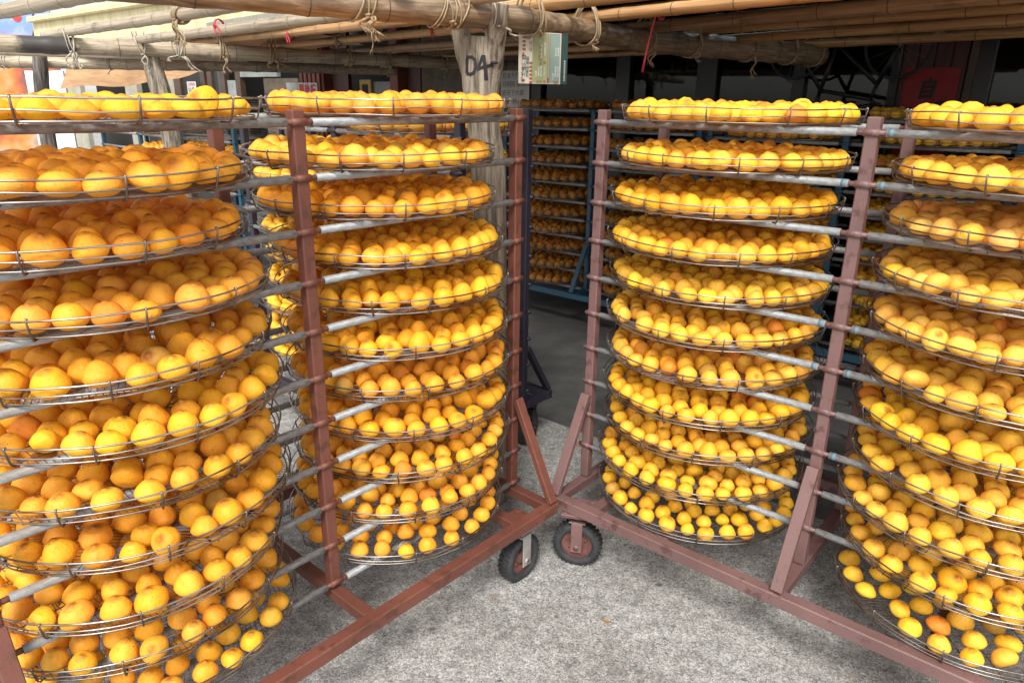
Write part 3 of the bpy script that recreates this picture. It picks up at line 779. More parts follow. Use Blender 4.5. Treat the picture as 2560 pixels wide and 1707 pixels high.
# pictures on the room's back wall
PICS = [(-.75, 1.98, .2, .22, '佳', 'white calligraphy sheet with a large black character behind the glass'), (-.55 - .46, 1.98, .2, .22, '作', 'white calligraphy sheet left of the larger one behind the glass'),
        (-.17, 2.0, .29, .22, None, 'dark blue framed picture with a small landscape behind the glass'), (1.25, 2.0, .38, .24, None, 'wide framed picture with a glare behind the middle glass door'), (1.62, 2.0, .32, .24, '茶', 'framed certificate with a yellow strip beside the red panel')]
for s_, z_, w_, h_, ch, lab in PICS:
    s_ = s_ + .12
    p = wthing('framed_picture', lab, 'picture', s_, 2.36, z_)
    b = MB()
    for a, c in (((-w_ / 2 - .03, 0, -h_ / 2 - .03), (w_ / 2 + .03, .03, -h_ / 2)), ((-w_ / 2 - .03, 0, h_ / 2), (w_ / 2 + .03, .03, h_ / 2 + .03)), ((-w_ / 2 - .03, 0, -h_ / 2), (-w_ / 2, .03, h_ / 2)), ((w_ / 2, 0, -h_ / 2), (w_ / 2 + .03, .03, h_ / 2))): lbox(b, a, c)
    b.build('picture_frame', M_FRAME, p)
    b = MB(); lbox(b, (-w_ / 2, .008, -h_ / 2), (w_ / 2, .02, h_ / 2)); b.build('picture_sheet', M_PAPER if ch else flat('dark_print', (.03, .04, .07)), p)
    b = MB()
    if ch: text_on(b, ch, h_ * .9, (-h_ * .42, .004, -h_ * .3), (1, 0, 0), (0, 0, 1), .004); b.build('ink', M_INK, p)
    else: lbox(b, (-w_ * .3, .004, -h_ * .3), (w_ * .3, .007, h_ * .3)); b.build('picture_print', flat('faded_print', (.14, .14, .09)), p)
# white handwritten sheet
t = wthing('handwritten_sheet', 'white sheet with rows of handwriting hanging right of the trunk post', 'sign', -1.17, -.06, 1.66)
b = MB(); lbox(b, (-.17, -.004, -.35), (.17, .0, .18)); b.build('paper', M_PAPER, t)
b = MB()
for k, (s, x) in enumerate((('日本大好天大', -.15), ('月明時 華轉枝', -.15), ('即天下大面', -.15), ('  紅 柿', -.12))): text_on(b, s, .058, (x, -.006, .09 - .075 * k), (.9, 0, .03), (0, 0, 1))
b.build('handwriting', flat('grey_ink', (.12, .12, .14)), t)
b = MB(); text_on(b, '甜', .05, (.07, -.006, -.15), (1, 0, 0), (0, 0, 1)); text_on(b, '好', .04, (-.11, -.006, -.14), (1, 0, 0), (0, 0, 1)); b.build('red_writing', M_REDINK, t)
# left half of the front
left = wthing('dim_house_wall', 'dim house wall with dark openings beyond the left rack', 'building', 0, 0, 0)
def wpart(name, s0, s1, z0, z1, m, n0=0.0, n1=.08, bev=0):
    b = MB(); lbox(b, (s0, n0, z0), (s1, n1, z1), bev); return b.build(name, m, left)
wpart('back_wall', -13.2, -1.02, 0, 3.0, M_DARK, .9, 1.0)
wpart('wall_panel', -12.6, -11.55, 0, 1.72, M_WALL); wpart('wall_panel', -9.65, -9.2, 0, 2.6, M_WALL); wpart('wall_panel', -8.42, -7.85, 0, 2.6, M_WALL)
wpart('wall_panel', -9.2, -8.42, 1.84, 2.6, M_WALL); wpart('window_screen', -8.8, -8.44, .8, 1.72, M_FRAMEBR, .05, .07)
for k, s_ in enumerate((-7.86, -7.05, -6.85, -6.5, -6.1)): wpart('door_post', s_, s_ + (.12 if k else .2), 0, 2.4, M_FRAMEBR, -.03, .05, .004)
wpart('sliding_door', -7.66, -7.08, 0, 2.2, M_DARK, .02, .05); wpart('door_pane', -6.73, -6.5, .4, 2.2, flat('dull_glass', (.05, .055, .055), .15), .02, .03)
wpart('poster_panel', -6.36, -6.05, 1.2, 1.75, M_GREYWALL, .0, .02)
wpart('lintel_board', -6.05, -5.1, 1.79, 1.9, M_GREYWALL, -.02, .03); wpart('curtain', -5.95, -5.15, .2, 1.78, M_BROWNWALL, .3, .32)
wpart('wall_panel', -5.1, -4.5, 0, 1.72, M_GREYWALL, .1, .15)
rc = wpart('red_column', -4.5, -4.03, 0, 2.6, M_REDCOL, -.1, .1, .006)
for k in range(5):
    b = MB(); lbox(b, (-4.47 + .085 * k, -.125, 0), (-4.47 + .085 * k + .06, -.1, 2.55), .004); b.build('slat', M_REDCOL, rc)
wpart('door_leaf', -4.0, -3.7, 0, 2.4, M_DOOR, 0, .05); wpart('wall_panel', -3.6, -2.9, 0, 1.73, M_GREYWALL, .1, .15); wpart('wall_panel', -3.6, -2.9, 1.79, 2.6, M_DARK, .1, .15)
wpart('red_column', -2.87, -2.74, 0, 2.6, M_REDCOL, -.1, .1, .006); wpart('door_leaf', -2.7, -2.5, 0, 2.4, M_DOOR, 0, .05); wpart('wall_panel', -2.48, -1.6, 0, 2.6, M_BROWNWALL, 0, .05); wpart('wall_panel', -1.58, -1.02, 0, 2.6, M_DOOR, 0, .05)
# upper storey boards
for k in range(14):
    s0 = -13.3 + k * .62; wpart('siding_board', s0, s0 + .6, 2.75, 5.2, M_SIDING, -.3, -.26, .006)
# small wall signs
t = wthing('white_door_sign', 'small white sign with red and black lines on the brown sliding door', 'sign', -7.19, -.09, 1.62)
b = MB(); lbox(b, (-.13, -.004, -.3), (.13, 0, .115)); b.build('paper', M_PAPER, t)
b = MB(); text_on(b, '注意事項', .05, (-.1, -.006, .06), (1, 0, 0), (0, 0, 1)); text_on(b, '柿餅', .05, (-.06, -.006, -.09), (1, 0, 0), (0, 0, 1)); b.build('red_lettering', M_REDINK, t)
b = MB(); text_on(b, '小心 柿', .055, (-.11, -.006, 0), (1, 0, 0), (0, 0, 1)); text_on(b, '請勿入', .055, (-.1, -.006, -.045), (1, 0, 0), (0, 0, 1)); b.build('black_lettering', M_INK, t)
t = wthing('red_letter_sign', 'white sign with bold red characters on the red slatted column', 'sign', -4.3, -.13, 1.6)
b = MB(); lbox(b, (-.19, -.006, -.4), (.19, 0, .115), .002); b.build('board', M_PAPER, t)
b = MB()
for k, s in enumerate(('買單', '後物', '請先')):
    for j, ch in enumerate(s): text_on(b, ch, .125, (-.175 + k * .117, -.009, -.005 - j * .13), (.85, 0, 0), (0, 0, 1), .004)
b.build('red_lettering', M_REDINK, t)
t = wthing('gilt_picture', 'small picture in a yellow gilt frame on the grey wall', 'picture', -3.48, .06, 1.62)
b = MB(); lbox(b, (-.1, 0, -.13), (.1, .03, .13), .004); b.build('gilt_frame', M_GOLD, t)
b = MB(); lbox(b, (-.05, -.004, -.08), (.05, -.001, .08)); b.build('picture_print', M_DARK, t)
# the bicycle hung upside down in front of the glass
t = wthing('bicycle', 'black bicycle hanging upside down in front of the dark glass doors', 'bicycle', 1.62, -.28, 0)
t.scale = (.62, .62, .62); t.location = t.location + Vector((WT[0] * .12, WT[1] * .12, .72))
def tubes(name, segs, r=.02):
    b = MB()
    for s in segs: b.tube(s, r, 8)
    return b.build(name, M_CYCLE, t)
WZ = 1.93; A0, A1 = np.array([-.48, 0, WZ]), np.array([.5, 0, WZ]); bb_ = np.array([-.08, 0, WZ + .03]); st = np.array([-.2, 0, WZ - .48]); hd = np.array([.32, 0, WZ - .5]); hd2 = np.array([.36, 0, WZ - .36])
tubes('cycle_frame', [[bb_, st], [bb_, hd2], [st * [1, 1, 1] + [.02, 0, .06], hd], [A0, bb_], [A0, st + [.02, 0, .06]], [hd, hd2]])
tubes('fork', [[hd2, A1 + [0, -.05, 0]], [hd2, A1 + [0, .05, 0]]]); tubes('handlebar', [[hd + [-.02, -.27, -.08], hd + [.06, -.12, -.05], hd + [.06, .12, -.05], hd + [-.02, .27, -.08]], [hd, hd + [.05, 0, -.05]]])
tubes('saddle', [[st + [-.12, 0, -.06], st + [-.02, 0, -.07], st + [.13, 0, -.06]], [st, st + [0, 0, -.06]]], .022)
for c in (A0, A1):
    wh = MB(); a = np.arange(40) * 2 * PI / 40
    wh.tube(np.stack([c[0] + .3 * np.cos(a), 0 * a, c[2] + .3 * np.sin(a)], -1), .016, 6, closed=True); wh = wh.build('wheel', M_TYRE, t)
    sp_ = MB()
    for k in range(14):
        q = k * 2 * PI / 14; sp_.tube([c + [0, .02 * (-1) ** k, 0], c + [.29 * math.cos(q), 0, .29 * math.sin(q)]], .0012, 4)
    sp_.tube([c + [0, -.04, 0], c + [0, .04, 0]], .02, 8); sp_.build('spokes', M_PIPE, wh)
b = MB()
for x in (-.48, .5): b.tube([(x, 0, WZ + .28), (x, 0, WZ + .34), (x, 0, 2.6)], .004, 5)
b.build('hanging_hook', M_PIPE, t)
# fluorescent tubes under the roof
em = bpy.data.materials.new('tube_light'); em.use_nodes = True; e_ = em.node_tree.nodes['Principled BSDF']
e_.inputs['Emission Color'].default_value = (.8, .95, 1, 1); e_.inputs['Emission Strength'].default_value = 2.5
for k, (s, n) in enumerate(((1.5, -1.2), (3.2, -1.2))):
    t = wthing('tube_lamp', ('fluorescent tube lamp under the roof above the third stack', 'fluorescent tube lamp under the roof above the rightmost stack')[k], 'lamp', s, n, zr(n) - .12)
    b = MB(); lbox(b, (-.3, -.03, .02), (.3, .03, .06), .004); b.build('lamp_housing', M_WHITE, t)
    b = MB(); b.tube([(-.28, 0, 0), (.28, 0, 0)], .013, 10); b.build('lamp_tube', em, t)

# ------------------------------------------------------------------ far left: banner, boards, canvas
def view_place(x, y, ry): return np.array([x, y, 0]), ry
bn = thing('photo_banner', 'large printed banner of persimmons on branches against blue at the far left', 'banner', (-6.35, 9.3, 0), math.atan2(6.0, 9.3) * .6)
def banner_mat():
    m, n, l, b = mat('banner_print', (.22, .36, .68), .5)
    f, v = noise_node(n, l, 3.2, 5, .6); g_, _ = noise_node(n, l, 2.6, 3, .5, vec=v)
    tc = n.new('ShaderNodeTexCoord'); sx = n.new('ShaderNodeSeparateXYZ'); l.new(tc.outputs['Object'], sx.inputs[0])
    up_ = ramp(n, l, f, [(.42, (.2, .32, .64)), (.58, (.34, .46, .74)), (.66, (.72, .74, .78)), (.7, (.1, .1, .12))])
    dn_ = ramp(n, l, g_, [(.3, (.07, .08, .09)), (.42, (.55, .12, .05)), (.52, (.62, .27, .06)), (.62, (.5, .36, .25)), (.7, (.45, .07, .07))])
    mr = n.new('ShaderNodeMapRange'); mr.inputs[1].default_value = 2.0; mr.inputs[2].default_value = 2.3; l.new(sx.outputs[2], mr.inputs[0])
    l.new(mix(n, l, mr.outputs[0], dn_, up_), b.inputs['Base Color'])
    return m
b = MB(); lbox(b, (-1.5, 0, .8), (.66, .03, 3.2)); b.build('banner_sheet', banner_mat(), bn)
rb = random.Random(5); b = MB()
for k in range(16):
    x, z = rb.uniform(-.7, .6), rb.uniform(2.0, 3.0); pts = [(x, -.006, z)]; a = rb.uniform(-1, 1)
    for _ in range(5):
        a += rb.uniform(-.7, .7); x += .1 * math.cos(a); z += .1 * math.sin(a); pts.append((min(x, .64), -.006, z))
    b.tube(pts, np.linspace(.012, .004, 6), 5)
b.build('printed_branch', flat('banner_branch', (.06, .035, .05)), bn)
for k, (x, z, r, c) in enumerate(((.3, 2.42, .05, (.7, .05, .05)), (.0, 2.2, .1, (.75, .38, .1)), (-.05, 2.5, .05, (.45, .5, .2)))):
    d = MB(); a = np.arange(20) * 2 * PI / 20; rr = r * (1 + .08 * np.sin(3 * a + k))
    d.add(np.concatenate([[[x, -.004 - .001 * (k + 1), z]], np.stack([x + rr * np.cos(a), np.full(20, -.004 - .001 * (k + 1)), z + .9 * rr * np.sin(a)], -1)]), [(0, 1 + i, 1 + (i + 1) % 20) for i in range(20)])
    d.build('printed_fruit', flat('banner_print', c), bn)
for lab, x0, x1, y in (('wide white board hanging behind the dark bark post', -5.32, -4.9, 8.2), ('narrow white board right of the dark bark post', -4.84, -4.72, 7.9)):
    b = MB(); b.box(((x0 + x1) / 2, y, 1.3), (x1 - x0, .03, .98), bev=.004); tag(b.build('white_board', M_WHITE), lab, 'board')
def cloth(name, pts_top, pts_bot, m, n=14, sag=.06, seed=1):
    rg = np.random.default_rng(seed); b = MB(); v = []; f = []
    T0, T1, B0, B1_ = (np.array(q, float) for q in (*pts_top, *pts_bot))
    for j in range(9):
        for i in range(n):
            u, k = i / (n - 1), j / 8; p = (T0 + (T1 - T0) * u) * (1 - k) + (B0 + (B1_ - B0) * u) * k
            p = p + np.array([0, .05 * math.sin(9 * u + 3 * k), -sag * math.sin(PI * u) * (.3 + k) + .015 * math.sin(17 * u + 5 * k)]); v.append(p)
    for j in range(8):
        for i in range(n - 1): f.append((j * n + i, j * n + i + 1, (j + 1) * n + i + 1, (j + 1) * n + i))
    b.add(v, f, True); return b.build(name, m)
o = cloth('canvas_tarp', ((-4.75, 8.1, 2.0), (-3.2, 9.0, 2.0)), ((-4.62, 7.6, 1.62), (-3.3, 8.6, 1.88)), M_TARP, sag=.05); tag(o, 'brown canvas tarp sagging beside the white boards', 'tarp')
o = cloth('canvas_tarp', ((-5.35, 8.3, 1.75), (-5.1, 8.35, 1.78)), ((-5.4, 8.2, 1.3), (-5.05, 8.2, 1.3)), M_TARP, sag=.0); tag(o, 'small brown canvas flap left of the white boards', 'tarp')
o = cloth('awning_canvas', (tuple(wp(-4.6, -2.6, 1.99)), tuple(wp(-1.0, -2.6, 1.99))), (tuple(wp(-4.6, -1.9, 1.92)), tuple(wp(-1.0, -1.9, 1.92))), M_CANVAS2, sag=.02); tag(o, 'salmon canvas stretched under the cream fascia', 'awning')

# ------------------------------------------------------------------ bamboo canopy
K = .918
ZBEAM, ZPOLE = 1.6 + .27 * K, 1.6 + .345 * K
def pole(name, pts, radii, m, label, group, node=.3, ring=True, seed=0, cat='bamboo pole'):
    """bamboo culm along a gently bent line; node rings are parts"""
    rg = random.Random(seed); P = np.array(pts, float)
    seg = np.linalg.norm(np.diff(P, axis=0), axis=1); S = np.concatenate([[0], np.cumsum(seg)]); L = S[-1]
    ex = (P[-1] - P[0]) / np.linalg.norm(P[-1] - P[0]); q = Vector(ex).to_track_quat('Z', 'Y'); Rm = np.array(q.to_matrix())
    loc = lambda p: (p - P[0]) @ Rm
    s = 0.0; nodes = []; s = rg.uniform(.03, .2)
    while s < L - .03: nodes.append(s); s += node * rg.uniform(.78, 1.2)
    stations = sorted(set([0, L] + list(np.arange(.06, L, .08)) + [x + d for x in nodes for d in (-.012, -.004, 0, .004, .012) if 0 < x + d < L]))
    rp = lambda x: float(np.interp(x, np.linspace(0, L, len(radii)), radii))
    pt = []; rd = []
    for x in stations:
        pt.append([np.interp(x, S, P[:, k]) for k in range(3)])
        d = min([abs(x - k) for k in nodes] + [9]); rd.append(rp(x) * (1.0 + (.075 if d < .002 else .03 if d < .006 else -.025 if d < .02 else 0)))
    PT = np.array(pt)
    if len(P) > 2:      # round the corners of the polyline
        for _ in range(12): PT[1:-1] = .25 * PT[:-2] + .5 * PT[1:-1] + .25 * PT[2:]
    b = MB(); b.tube(loc(PT), rd, 14)
    o = b.build(name, m); o.location = P[0]; o.rotation_mode = 'QUATERNION'; o.rotation_quaternion = q
    tag(o, label, cat, group)
    if ring:
        for x in nodes:
            i = int(np.argmin([abs(y - x) for y in stations])); c = loc(PT[i:i + 1])[0]; t_ = loc(PT[min(i + 1, len(PT) - 1):min(i + 1, len(PT) - 1) + 1])[0] - loc(PT[i - 1:i])[0]
            r = MB(); r.tube([c - t_ / np.linalg.norm(t_) * .0025, c + t_ / np.linalg.norm(t_) * .0015], rp(x) * 1.083, 14, cap=False); r.build('node_ring', M_NODE, o)
    return o
def sc3(pts, z): return [(x * K, y * K, z) for x, y in pts]
GBEAM, GPOLE = 'thick bamboo beams of the canopy', 'thin bamboo poles laid across the beams'
PB1 = [(-1.25, 2.03), (-.507, 2.519), (-.013, 2.857), (.644, 3.889), (1.957, 4.925)]
PB2 = [(-4.4, 4.03), (-3.223, 4.782), (-1.945, 5.594), (-.523, 6.863), (.3, 7.6)]
K3 = .22 / .27
pole('bamboo_beam', sc3(PB1, ZBEAM), [.037, .040, .044, .056, .060], M_BAMTAN, 'thickest bamboo beam resting in the fork of the trunk marked D4', GBEAM, .27, seed=1, cat='bamboo beam')
pole('bamboo_beam', sc3(PB2, ZBEAM), [.046, .049, .048, .045, .04], M_BAMSCORCH, 'grey bamboo beam with a black scorch, tied to the bare left post', GBEAM, .34, seed=2, cat='bamboo beam')
PB3 = [(-6.2 * K3, 7.8 * K3), (-5.39 * K3, 7.94 * K3), (-2.87 * K3, 8.39 * K3), (-1.47 * K3, 9.31 * K3)]
pole('bamboo_beam', [(x, y, 1.82) for x, y in PB3], [.05, .048, .046, .04], M_BAMGREY, 'lowest bamboo beam at the back, tied to the dark bark post', GBEAM, .4, seed=3, cat='bamboo beam')
def ext(a, b, k0, k1):
    a, b = np.array(a), np.array(b); return a + (b - a) * k0, a + (b - a) * k1
POLES = [((-2.341, 3.521), (-1.906, 3.165), -3, 3, .032, 'g', 'weathered bamboo pole crossing the top left corner'),
         ((-2.641, 4.728), (-1.162, 3.274), -.45, 1.8, .029, 'g', 'weathered bamboo pole with a big frayed rope tuft, left half'),
         ((-2.514, 5.158), (-.712, 3.31), -.35, 1.6, .029, 'g', 'weathered bamboo pole with a red tie, below the cream fascia'),
         ((-1.95, 5.424), (-.457, 3.84), -.4, 2.2, .027, 'w', 'tan bamboo pole with a red tie left of the trunk post'),
         ((-1.511, 5.502), (-.495, 4.341), -.5, 3.6, .024, 'w', 'tan bamboo pole second behind the red tie, left of the trunk'),
         ((-1.281, 5.711), (.856, 3.043), -.2, 1.5, .026, 'w', 'warm bamboo pole carrying the long red strap'),
         ((-1.508, 6.676), (.978, 3.457), -.1, 1.75, .029, 'd', 'thick brown bamboo pole across the upper right'),
         ((-.994, 6.562), (1.992, 3.064), -.15, 1.3, .021, 'w', 'slim warm bamboo pole just under the thick brown one'),
         ((-.6, 6.9), (2.082, 3.197), -.1, 1.35, .024, 'w', 'warm bamboo pole, third below the thick brown one'),
         ((.349, 6.049), (2.358, 3.604), -.35, 1.4, .026, 'w', 'warm bamboo pole with a loose string bow at the upper right'),
         ((.398, 6.867), (2.568, 3.912), -.15, 1.4, .024, 'w', 'brown bamboo pole second from the bottom at the upper right'),
         ((.424, 7.291), (2.751, 4.182), -.1, 1.4, .022, 'w', 'lowest brown bamboo pole at the upper right, above the windows')]
PSEG = []
for k, (a, b_, k0, k1, r, mm, lab) in enumerate(POLES):
    A, B = ext(a, b_, k0, k1); dz = (.0, .012, -.012, .02, -.004, .026)[k % 6]; r = r * .92
    pole('bamboo_pole', [(A[0] * K, A[1] * K, ZPOLE + dz), ((A + B)[0] * K / 2, (A + B)[1] * K / 2, ZPOLE + dz - .012), (B[0] * K, B[1] * K, ZPOLE + dz)], [r * .92, r, r * 1.06], {'g': M_BAMGREY, 'w': M_BAMWARM, 'd': M_BAMDARK}[mm], lab, GPOLE, .3, seed=10 + k)
    PSEG.append((A * K, B * K, r))
pole('bamboo_pole', [(-5.4, 5.9, 1.9), (-3.6, 6.1, 1.875), (-2.2, 6.25, 1.86)], [.03, .028, .026], M_BAMGREY, 'pale thin bamboo pole between the two left beams', GPOLE, .45, seed=40)
A, B = ext((-1.951, 4.936), (-.614, 3.499), -.02, 1.9)
d = np.array([*(B - A) * K, 0]); L = np.linalg.norm(d); ca = math.atan2(d[1], d[0])
b = MB(); b.box((0, 0, 0), (L, .03, .055), bev=.003); o = b.build('wooden_plank', M_PLANK); o.location = (*((A + B) / 2 * K), ZPOLE + .04); o.rotation_euler = (0, 0, ca)
tag(o, 'grey sawn plank lying among the bamboo poles left of the trunk', 'plank')

# ------------------------------------------------------------------ posts
def stem(name, pts, radii, m, label, cat, seed, parent=None, seg=18):
    rg = np.random.default_rng(seed); P = np.array(pts, float); S = np.linspace(0, 1, len(P)); n = 46
    Q = np.stack([np.interp(np.linspace(0, 1, n), S, P[:, k]) for k in range(3)], -1); R = np.interp(np.linspace(0, 1, n), S, radii)
    for _ in range(4): Q[1:-1] = .25 * Q[:-2] + .5 * Q[1:-1] + .25 * Q[2:]; R[1:-1] = .25 * R[:-2] + .5 * R[1:-1] + .25 * R[2:]
    b = MB(); b.tube(Q, R, seg); v = b.v[0].reshape(n, seg, 3); a = np.arange(seg) * 2 * PI / seg
    ph = rg.uniform(0, 6.28, 5)
    for i in range(n):
        z = i / n * 8; k = 1 + .05 * np.sin(2 * a + ph[0] + .4 * z) + .035 * np.sin(3 * a + ph[1] - .7 * z) + .02 * np.sin(5 * a + ph[2] + z) + .02 * math.sin(2.3 * z + ph[3])
        v[i] = Q[i] + (v[i] - Q[i]) * k[:, None]
    b.v[0] = v.reshape(-1, 3)
    o = b.build(name, m, parent)
    if label: tag(o, label, cat)
    return o
YD = 2.62; kd = YD / 2.82
D4 = thing('trunk_post', 'forked bare tree trunk post marked D4 in black paint', 'post', (-.1, YD, 0))
zc = lambda z: 1.6 + (z - 1.6) * kd
off = np.array([-.1, YD, 0])
mainp = np.array([(-.088, YD, 0), (-.086, YD, .5), (-.087, YD, zc(1.165)), (-.097, YD, zc(1.356)), (-.112, YD, zc(1.479)), (-.122, YD, zc(1.61)), (-.122, YD, zc(1.70)), (-.118, YD, zc(1.80))])
tk = stem('trunk', mainp - off, [.078, .07, .064, .063, .061, .063, .068, .066], M_TRUNK, None, None, 4, D4)
stem('left_prong', np.array([(-.150, YD + .01, 1.68), (-.172, YD + .02, 1.74), (-.19, YD + .03, 1.80), (-.2, YD + .035, 1.812)]) - off, [.04, .036, .033, .031], M_TRUNK, None, None, 5, D4)
rp_ = stem('right_prong', np.array([(-.1, YD + .01, 1.6), (-.078, YD - .035, 1.73), (-.064, YD - .06, 1.82), (-.056, YD - .065, 1.885)]) - off, [.042, .036, .034, .032], M_TRUNK, None, None, 6, D4)
TREES = [BVHTree.FromPolygons([v.co for v in q.data.vertices], [p.vertices for p in q.data.polygons]) for q in (tk, rp_)]
# the painted D4: strokes laid on the trunk's surface
def stroke(mb, pts, wdt):
    P = [];
    for i in range(len(pts) - 1):
        for k in np.linspace(0, 1, 7)[:-1]: P.append(np.array(pts[i]) + (np.array(pts[i + 1]) - np.array(pts[i])) * k)
    P.append(np.array(pts[-1])); P = np.array(P); T = np.gradient(P, axis=0); T /= np.linalg.norm(T, axis=1, keepdims=True)
    N2 = np.stack([-T[:, 1], T[:, 0]], -1); v = []
    wv = wdt * (1 + .12 * np.sin(np.arange(len(P)) * 1.3))
    for sgn in (-1, 0, 1):
        q = P + N2 * (sgn * wv / 2)[:, None]
        for x, z in q:
            ys = [h[0][1] for h in (t_.ray_cast(Vector((x - off[0], -.5, z)), Vector((0, 1, 0))) for t_ in TREES) if h[0] is not None]
            v.append((x - off[0], (min(ys) if ys else -.05) - .0018, z))
    n = len(P); f = [(r_ * n + i, (r_ + 1) * n + i, (r_ + 1) * n + i + 1, r_ * n + i + 1) for r_ in (0, 1) for i in range(n - 1)]
    mb.add(v, f, True)
pz = lambda X, Y: (-.119 + (1120 + X / 5.6 - 1201) * .00150, 1.6 + (YD / 1772.57) * (240 - (Y / 5.6)) * 1.075 - .013)
b = MB()
stroke(b, [pz(288, 880), pz(282, 1050)], .0105); stroke(b, [pz(280, 872), pz(350, 875), pz(392, 905), pz(400, 985), pz(375, 1045), pz(330, 1065), pz(278, 1052)], .0105)
stroke(b, [pz(492, 850), pz(425, 1010)], .0105); stroke(b, [pz(415, 1008), pz(500, 980), pz(620, 955)], .0105); stroke(b, [pz(492, 850), pz(515, 970), pz(530, 1130)], .0125)
b.build('painted_marking', worn('worn_black_paint', (.01, .01, .011), (.025, .022, .02), .8, 60, (1, 1, .3)), D4)
b = MB(); b.tube(np.array([(-.0, -.066, .0), (.012, -.064, .0), (.026, -.058, -.001)]) + [-.1 + .0, 0, 1.735], [.003, .005, .003], 8); b.build('knot_hole', M_DARK, D4).location = (.115, -.003, -.03)
stem('timber_post', [(-2.14, 4.83, 0), (-2.17, 4.83, .4), (-2.222, 4.83, zc(.75)), (-2.232, 4.83, 1.14), (-2.274, 4.83, 1.56), (-2.325, 4.83, 1.83)], [.075, .07, .066, .064, .058, .052], M_TRUNK, 'bare grey trunk post under the left bamboo beam', 'post', 8)
stem('timber_post', [(-4.08, 6.4, 0), (-4.07, 6.4, 1.2), (-4.04, 6.4, 1.6), (-4.0, 6.4, 1.87)], [.07, .066, .062, .052], M_BARK, 'dark bark covered post carrying the lowest back beam', 'post', 9)

# ------------------------------------------------------------------ rope ties
def rope_tie(c, axis, r, m, label, loops=3, tails=((.02, .09), (-.01, .07)), seed=0, pole_dir=None, rr=.0042, up=.05):
    rg = random.Random(seed); c = np.array(c, float); ax = np.array(axis, float); ax /= np.linalg.norm(ax)
    side = np.cross(ax, [0, 0, 1]); side /= np.linalg.norm(side); Z = np.array([0, 0, 1.0])
    if side[1] > 0: side = -side
    root = thing('rope_tie', label, 'rope', c, 0, 'jute rope ties on the canopy')
    for k in range(loops):
        s = (k - (loops - 1) / 2) * .017 + rg.uniform(-.004, .004); a = np.linspace(0, 2 * PI, 26); pts = []
        lean = rg.uniform(-.5, .5)
        for t in a:
            rad = r + rr * .9; u = math.sin(t); v = math.cos(t)
            vv = v * rad + (up if v > 0 else 0) * max(0, v) ** 1.5
            pts.append(ax * (s + lean * .05 * v) + side * u * rad + Z * vv)
        lp = MB(); lp.tube(np.array(pts), rr * rg.uniform(.55, .95), 6); lp.build('rope_loop', m, root)
    b0 = side * (r * .8) + Z * (-r * .75)
    for k, (dx, L) in enumerate(tails):
        L = L * .66; n = 9; pts = []; sw = rg.uniform(-.3, .3)
        for i in range(n):
            t = i / (n - 1); pts.append(b0 + ax * (dx * (.3 + t) + .01 * math.sin(5 * t + k)) + side * (.008 * math.sin(6 * t)) + Z * (-L * t + .012 * math.sin(PI * t) * sw))
        tl = MB(); tl.tube(np.array(pts), np.linspace(rr, rr * .8, n), 6); e = pts[-1]; d0 = np.array(pts[-1]) - np.array(pts[-2]); d0 /= np.linalg.norm(d0)
        for j in range(16):
            w_ = np.array([rg.gauss(0, 1), rg.gauss(0, 1), 0]) * .35 + d0; w_ /= np.linalg.norm(w_); tl.tube([np.array(e) - d0 * .004, np.array(e) + w_ * rg.uniform(.014, .032)], [rr * .3, .0005], 4)
        tl.build('rope_end', m, root)
    kn = MB(); a = np.linspace(0, 5.5, 14); kn.tube(np.stack([b0[0] + .009 * np.cos(a), b0[1] + .009 * np.sin(a), b0[2] - .004 + .003 * a / 2], -1), rr, 6); kn.build('knot', m, root)
    return root
dB1a, dB1b, dB2 = (.494, .338, 0), (.657, 1.032, 0), (1.278, .812, 0)
def rb(x, y): return (x * K, y * K, ZBEAM)
rope_tie(rb(-.495, 2.527), dB1a, .041, M_ROPE, 'frayed jute tie at the near end of the thickest beam', 3, ((.0, .05), (.02, .06), (-.02, .045)), 1, up=.02)
rope_tie(rb(-.24, 2.702), dB1a, .043, M_ROPE, 'tight coil of jute on the thickest beam left of the trunk', 6, (), 2, up=.0)
rope_tie(rb(-.085, 2.80), dB1a, .047, M_ROPEGREY, 'pale jute tie binding beam to the fork of the D4 trunk', 3, ((.05, .03),), 3, up=.0)
for k, (x, y, lab, tl) in enumerate(((.053, 2.96, 'jute tie on the beam above the green poster', ()), (.306, 3.358, 'jute tie with a short knot right of the green poster', ((.0, .03),)), (.657, 3.899, 'jute tie with a ragged bunch below, mid right beam', ((.0, .08), (-.03, .07))), (.933, 4.117, 'jute tie beside the long red strap', ((.0, .04),)),
                                 (1.333, 4.433, 'jute tie with a long dangling loop on the dark beam', ((.0, .12), (.03, .1))), (1.655, 4.687, 'loose jute loop near the dark end of the thick beam', ()), (1.885, 4.868, 'last jute tie at the dark end of the thick beam', ()))):
    rope_tie(rb(x, y), dB1b, .05 + .002 * k, M_ROPE, lab, 3, tl, 10 + k, up=.045)
